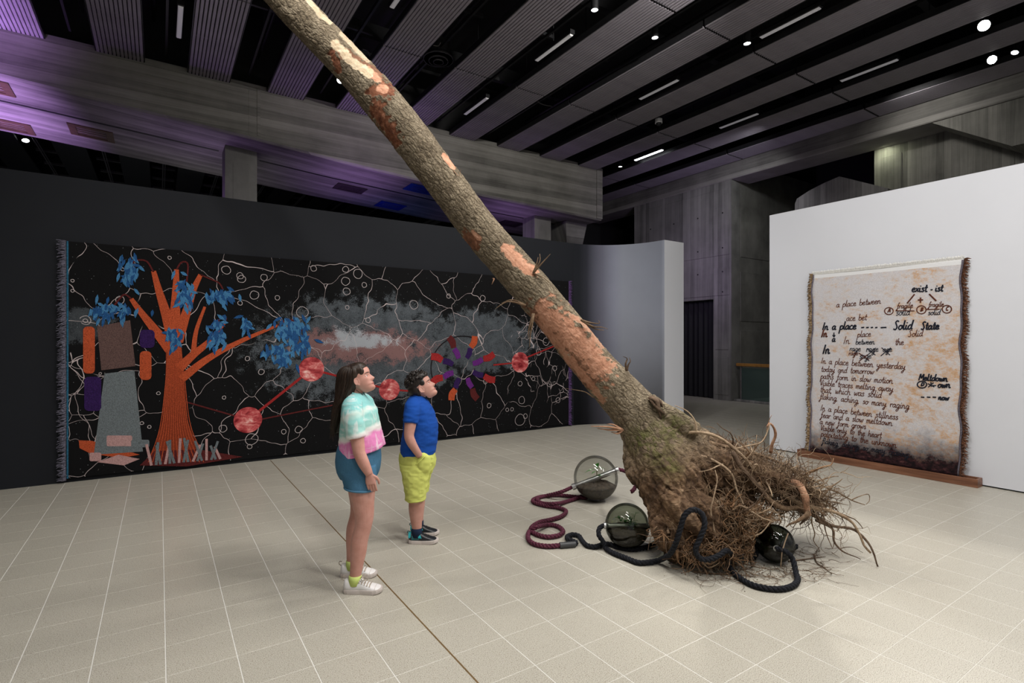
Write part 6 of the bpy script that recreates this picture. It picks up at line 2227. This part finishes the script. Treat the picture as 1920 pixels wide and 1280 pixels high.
# ---- girl
girl = thing('person', 'girl with long dark hair, tie-dye T-shirt, denim shorts and white sneakers looking up', 'person', cam_xyz(-0.9856, 3.52, 0), -YAW)
HG = 0.205
MG = Mhead((-0.022, 1.338), 21, HG, 2)
mb = MB()
nearleg = [(-.02, -.075, .84, .10, .07), (.0, -.086, .74, .098, .078), (.022, -.10, .64, .083, .080), (.033, -.106, .56, .069, .068), (.042, -.11, .485, .059, .057), (.035, -.112, .42, .054, .052), (.012, -.113, .33, .054, .051),
           (.004, -.113, .25, .050, .047), (-.006, -.113, .17, .041, .038), (-.014, -.113, .105, .036, .033), (-.016, -.113, .05, .036, .033)]
farleg = [(-.03, .075, .84, .10, .07), (-.04, .086, .74, .098, .078), (-.050, .10, .64, .083, .080), (-.054, .108, .56, .069, .068), (-.055, .114, .485, .059, .057), (-.065, .118, .42, .054, .052), (-.088, .12, .33, .054, .051),
          (-.096, .12, .25, .050, .047), (-.102, .12, .17, .041, .038), (-.106, .12, .105, .036, .033), (-.106, .12, .05, .036, .033)]
rings_loft(mb, nearleg, 50, 26)
rings_loft(mb, farleg, 50, 26)
rings_loft(mb, [(-.03, 0, .72, .09, .13), (-.03, 0, .80, .115, .140), (-.02, 0, .92, .112, .130), (-.015, 0, 1.02, .112, .135), (-.02, 0, 1.10, .102, .14), (-.03, 0, 1.17, .085, .145), (-.04, 0, 1.215, .064, .125), (-.045, 0, 1.24, .045, .06)], 40, 30)
limb_tube(mb, [(-.052, 0, 1.20, .05), (-.045, 0, 1.255, .044), (-.032, 0, 1.30, .043), (-.02, 0, 1.345, .048)])
armR = [(-.03, -.125, 1.19, .047), (-.008, -.172, 1.11, .046), (.014, -.188, 1.02, .0435), (.030, -.198, .935, .039), (.036, -.2, .905, .037), (.058, -.197, .85, .036), (.078, -.19, .805, .030), (.092, -.184, .772, .024)]
limb_tube(mb, armR, 34, 20)
limb_tube(mb, [(x - .03 - .8 * max(0, 1.12 - z) * .33, -y, z, r) for x, y, z, r in armR], 34, 20)
hand(mb, (.093, -.183, .775), (.16, .02, -1), (.95, .1, .1), (-.05, 1, 0), 0.92, 0.38)
hand(mb, (-.028, .183, .775), (.16, -.02, -1), (.95, -.1, .1), (-.05, -1, 0), 0.92, 0.38)
head_mesh(mb, MG, HG)
me = voxel(mb, 0.0032, 2, 0.4)
me.materials.append(M['skin_girl'])
obj('body', me, None, girl)
face_parts(girl, MG, HG, M['hair_girl'], M['skin_girl'])
mb = MB()
rings_loft(mb, [(-.007, 0, .868, .150, .172, .30), (-.008, 0, .90, .147, .171, .28), (-.012, 0, .96, .138, .166, .22), (-.015, 0, 1.05, .124, .160, .12), (-.022, 0, 1.13, .110, .158, .05), (-.034, 0, 1.185, .090, .150, 0), (-.042, 0, 1.222, .070, .115, 0), (-.044, 0, 1.250, .056, .070, 0), (-.042, 0, 1.262, .049, .054, 0)], 44, 40)
for sy in (-1, 1):
    dx = 0 if sy < 0 else -.02
    limb_tube(mb, [(-.038, sy * .085, 1.195, .060), (-.026, sy * .14, 1.165, .064), (-.008, sy * .172, 1.10, .062), (.008 + dx, sy * .186, 1.04, .060), (.014 + dx, sy * .190, 1.0, .0585)], 20, 24)
me = voxel(mb, 0.0055, 3)
folds(me, 0.010, (9, 9, 14), 3)
me.materials.append(M['tie_dye'])
obj('t_shirt', me, None, girl)
obj('neckband', MB().tube([(-.041 + .051 * math.cos(a), .056 * math.sin(a), 1.262 - .012 * math.cos(a)) for a in np.linspace(0, 2 * math.pi, 41)], .0055, 8, cap=False), M['tie_dye'], girl, smooth=True)
mb = MB()
rings_loft(mb, [(-.02, 0, .955, .12, .14), (-.024, 0, .90, .135, .158), (-.028, 0, .84, .144, .172), (-.028, 0, .77, .138, .172), (-.026, 0, .715, .12, .15)], 26, 36)
rings_loft(mb, [(-.012, -.085, .80, .118, .085), (.002, -.092, .74, .110, .094), (.010, -.098, .655, .094, .094, -.10)], 18, 32)
rings_loft(mb, [(-.034, .085, .80, .118, .085), (-.042, .092, .74, .110, .094), (-.048, .100, .655, .094, .094, -.10)], 18, 32)
me = voxel(mb, 0.005, 3)
folds(me, 0.006, (14, 14, 10), 8)
me.materials.append(M['denim'])
sh = obj('shorts', me, None, girl)
for cx, cy in ((.010, -.098), (-.048, .100)):
    obj('hem', MB().tube([(cx + .095 * math.cos(a), cy + .095 * math.sin(a), .662 - .0095 * math.cos(a)) for a in np.linspace(0, 2 * math.pi, 41)], .007, 8, cap=False), M['denim_hem'], sh, smooth=True)
obj('pocket', MB().tube(catmull([(.045, -.168, .90), (.075, -.166, .86), (.085, -.158, .81)], 14), .003, 6), M['denim_hem'], sh, smooth=True)
# hair: cap and one long fall down the back
mb = MB()
R3 = MG.to_3x3()
def hp(x, y, t):
    return MG @ Vector((x * HG, y * HG, t * HG))
mb.ell(hp(-.075, 0, .70), .425 * HG, .372 * HG, .345 * HG, 32, 22, R3)
mb.ell(hp(-.20, 0, .52), .315 * HG, .362 * HG, .34 * HG, 28, 18, R3)
mb.ell(hp(.05, 0, .80), .33 * HG, .315 * HG, .24 * HG, 28, 18, R3)
for sy in (-1, 1):
    mb.ell(hp(.16, sy * .24, .72), .14 * HG, .10 * HG, .16 * HG, 18, 12, R3)
rings_loft(mb, [(-.075, 0, 1.395, .078, .076), (-.088, 0, 1.34, .076, .084), (-.098, 0, 1.285, .071, .088), (-.112, 0, 1.24, .060, .092), (-.140, 0, 1.185, .043, .096), (-.160, 0, 1.12, .030, .095), (-.174, 0, 1.05, .023, .08), (-.172, 0, .998, .013, .05)], 40, 32)
me = voxel(mb, 0.004, 4)
co, no = get_co(me), get_no(me)
an = np.arctan2(co[:, 1], co[:, 0] + .09)
set_co(me, co + no * (0.0065 * (fbm(np.stack([an * 9, co[:, 2] * 3.5, 0 * an], 1), 3, 2) - .5))[:, None])
me.materials.append(M['hair_girl'])
hr = obj('hair', me, None, girl)
rg = random.Random(31)
mb = MB()
for k in range(230):
    a = rg.uniform(0.9, 2 * math.pi - 0.9)
    s_ = rg.uniform(.97, 1.05)
    pts = []
    for (x, z, rx, ry) in ((-.066, 1.440, .030, .030), (-.074, 1.425, .062, .058), (-.080, 1.39, .079, .077), (-.094, 1.31, .074, .086), (-.112, 1.24, .060, .092), (-.140, 1.185, .043, .096), (-.160, 1.12, .030, .095), (-.174, 1.05, .023, .08), (-.178 + rg.gauss(0, .006), 1.0 + rg.gauss(0, .018), .015, .055)):
        pts.append((x + rx * s_ * math.cos(a) + rg.gauss(0, .002), ry * s_ * math.sin(a) + rg.gauss(0, .003), z))
    mb.tube(catmull(pts, 16), np.linspace(.0024, .0012, 16), 4, cap=False)
obj('hair_strands', mb, M['hair_girl'], hr, smooth=True, kind='stuff', fix=False)
obj('cord', MB().tube(catmull([(-.03, -.046, 1.285), (.0, -.042, 1.262), (.012, -.03, 1.25)], 10), .0018, 6), M['black'], girl, smooth=True, label='thin black cord at the neck')
shoe(girl, (-.088, -.113), .245, .092, 'girl')
shoe(girl, (-.182, .12), .245, .092, 'girl')
for x, y in ((-.016, -.113), (-.106, .12)):
    obj('sock', MB().lathe([(.0395, .05), (.0405, .085), (.0395, .108), (.036, .109)], (x, y, 0), 22), M['lime_sock'], girl, smooth=True)

# ---- boy
boy = thing('person', 'boy with short dark hair, blue T-shirt, lime shorts and a hand in his pocket', 'person', cam_xyz(-0.7361, 4.33, 0), -YAW)
HB = 0.222
MBm = Mhead((0.010, 1.213), 31, HB, 3)
mb = MB()
for sy, dx in ((-1, 0), (1, -.018)):
    y0 = sy * .09
    rings_loft(mb, [(-.03 + dx, sy * .07, .72, .09, .065), (-.022 + dx, y0 * .9, .56, .08, .07), (-.02 + dx, y0, .43, .071, .067), (-.02 + dx, y0, .385, .062, .06), (-.023 + dx, y0, .33, .061, .057), (-.026 + dx, y0, .26, .058, .052), (-.024 + dx, y0, .17, .046, .042), (-.021 + dx, y0, .10, .038, .035), (-.018 + dx, y0, .05, .037, .034)], 46, 26)
rings_loft(mb, [(-.03, 0, .62, .09, .12), (-.03, 0, .70, .112, .128), (-.015, 0, .80, .125, .14), (-.005, 0, .90, .125, .145), (-.012, 0, 1.0, .112, .145), (-.026, 0, 1.07, .092, .14), (-.036, 0, 1.115, .07, .115), (-.036, 0, 1.14, .055, .06)], 38, 30)
limb_tube(mb, [(-.034, 0, 1.10, .056), (-.018, 0, 1.15, .051), (-.002, 0, 1.20, .050), (.01, 0, 1.24, .055)])
for sy in (-1, 1):
    limb_tube(mb, [(-.045, sy * .12, 1.085, .05), (-.052, sy * .165, 1.02, .048), (-.055, sy * .185, .95, .045), (-.062, sy * .196, .875, .0385), (-.048, sy * .196, .825, .037), (-.018, sy * .180, .765, .031), (.012, sy * .150, .705, .0265)], 32, 20)
    hand(mb, (.012, sy * .150, .708), (.25, -sy * .55, -1), (.93, -sy * .1, .25), (-.05, -sy, 0), 0.8, 0.15)
head_mesh(mb, MBm, HB)
me = voxel(mb, 0.0034, 2, 0.4)
me.materials.append(M['skin_boy'])
obj('body', me, None, boy)
face_parts(boy, MBm, HB, M['hair_boy'], M['skin_boy'])
mb = MB()
rings_loft(mb, [(-.030, 0, .688, .142, .156, .06), (-.024, 0, .74, .143, .160, .04), (-.012, 0, .82, .143, .160), (-.003, 0, .90, .138, .157), (-.010, 0, 1.0, .124, .156), (-.024, 0, 1.07, .104, .150), (-.034, 0, 1.115, .084, .128), (-.034, 0, 1.142, .064, .086), (-.028, 0, 1.160, .056, .062)], 44, 40)
for sy in (-1, 1):
    limb_tube(mb, [(-.04, sy * .08, 1.10, .060), (-.045, sy * .13, 1.07, .066), (-.050, sy * .166, 1.02, .061), (-.052, sy * .186, .963, .0555)], 20, 24)
me = voxel(mb, 0.0055, 3)
folds(me, 0.011, (8, 8, 17), 13)
me.materials.append(M['blue_tee'])
obj('t_shirt', me, None, boy)
obj('neckband', MB().tube([(-.026 + .057 * math.cos(a), .062 * math.sin(a), 1.160 - .016 * math.cos(a)) for a in np.linspace(0, 2 * math.pi, 41)], .0055, 8, cap=False), M['blue_tee'], boy, smooth=True)
mb = MB()
rings_loft(mb, [(-.03, 0, .735, .128, .145), (-.03, 0, .68, .142, .158), (-.03, 0, .60, .140, .162), (-.03, 0, .54, .12, .15)], 24, 36)
for sy, dx, zb_ in ((-1, 0, .345), (1, -.006, .355)):
    rings_loft(mb, [(-.03 + dx, sy * .085, .62, .128, .08), (-.028 + dx, sy * .094, .52, .103, .090), (-.029 + dx, sy * .098, .43, .083, .086), (-.031 + dx, sy * .098, zb_, .075, .080)], 24, 32)
mb.ell((.035, -.135, .64), .06, .035, .085, 20, 14)
me = voxel(mb, 0.005, 3)
folds(me, 0.016, (10, 10, 13), 18)
me.materials.append(M['lime'])
sh = obj('shorts', me, None, boy)
for sy, dx, zb_ in ((-1, 0, .345), (1, -.006, .355)):
    obj('hem', MB().tube([(-.031 + dx + .077 * math.cos(a), sy * .098 + .082 * math.sin(a), zb_ + .008) for a in np.linspace(0, 2 * math.pi, 41)], .006, 8, cap=False), M['lime'], sh, smooth=True)
obj('pocket', MB().tube(catmull([(.055, -.168, .705), (.025, -.182, .675), (-.012, -.182, .640)], 14), .004, 6), M['lime'], sh, smooth=True)
# short tousled hair
mb = MB()
R3 = MBm.to_3x3()
def hb(x, y, t):
    return MBm @ Vector((x * HB, y * HB, t * HB))
mb.ell(hb(-.06, 0, .75), .43 * HB, .365 * HB, .33 * HB, 32, 22, R3)
mb.ell(hb(-.21, 0, .54), .30 * HB, .345 * HB, .36 * HB, 28, 18, R3)
mb.ell(hb(.10, 0, .86), .33 * HB, .31 * HB, .20 * HB, 28, 18, R3)
for sy in (-1, 1):
    mb.ell(hb(.10, sy * .26, .66), .13 * HB, .085 * HB, .16 * HB, 18, 12, R3)
rg = random.Random(5)
for k in range(210):
    a, b = rg.uniform(0, 2 * math.pi), rg.uniform(0.02, 1.0)
    d = Vector((math.cos(a) * math.sin(b * 1.5), math.sin(a) * math.sin(b * 1.5), math.cos(b * 1.5)))
    p = Vector((-.06 * HB + d.x * .41 * HB, d.y * .35 * HB, .75 * HB + d.z * .32 * HB))
    if p.x > .22 * HB and p.z < .80 * HB:
        continue
    t1 = p + (d * .6 + Vector((.5, rg.gauss(0, .6), rg.gauss(0, .5)))).normalized() * HB * rg.uniform(.09, .17)
    q = catmull([MBm @ p, MBm @ ((p + t1) / 2 + d * HB * .03), MBm @ t1], 7)
    mb.tube(q, np.linspace(.0095, .0028, 7), 6)
me = voxel(mb, 0.0034, 1, 0.35)
me.materials.append(M['hair_boy'])
obj('hair', me, None, boy)
shoe(boy, (-.085, -.09), .235, .088, 'boy')
shoe(boy, (-.103, .09), .235, .088, 'boy')
for x, y in ((-.021, -.09), (-.039, .09)):
    obj('sock', MB().lathe([(.040, .05), (.0425, .09), (.0415, .118), (.038, .12)], (x, y, 0), 22), M['navy_sock'], boy, smooth=True)
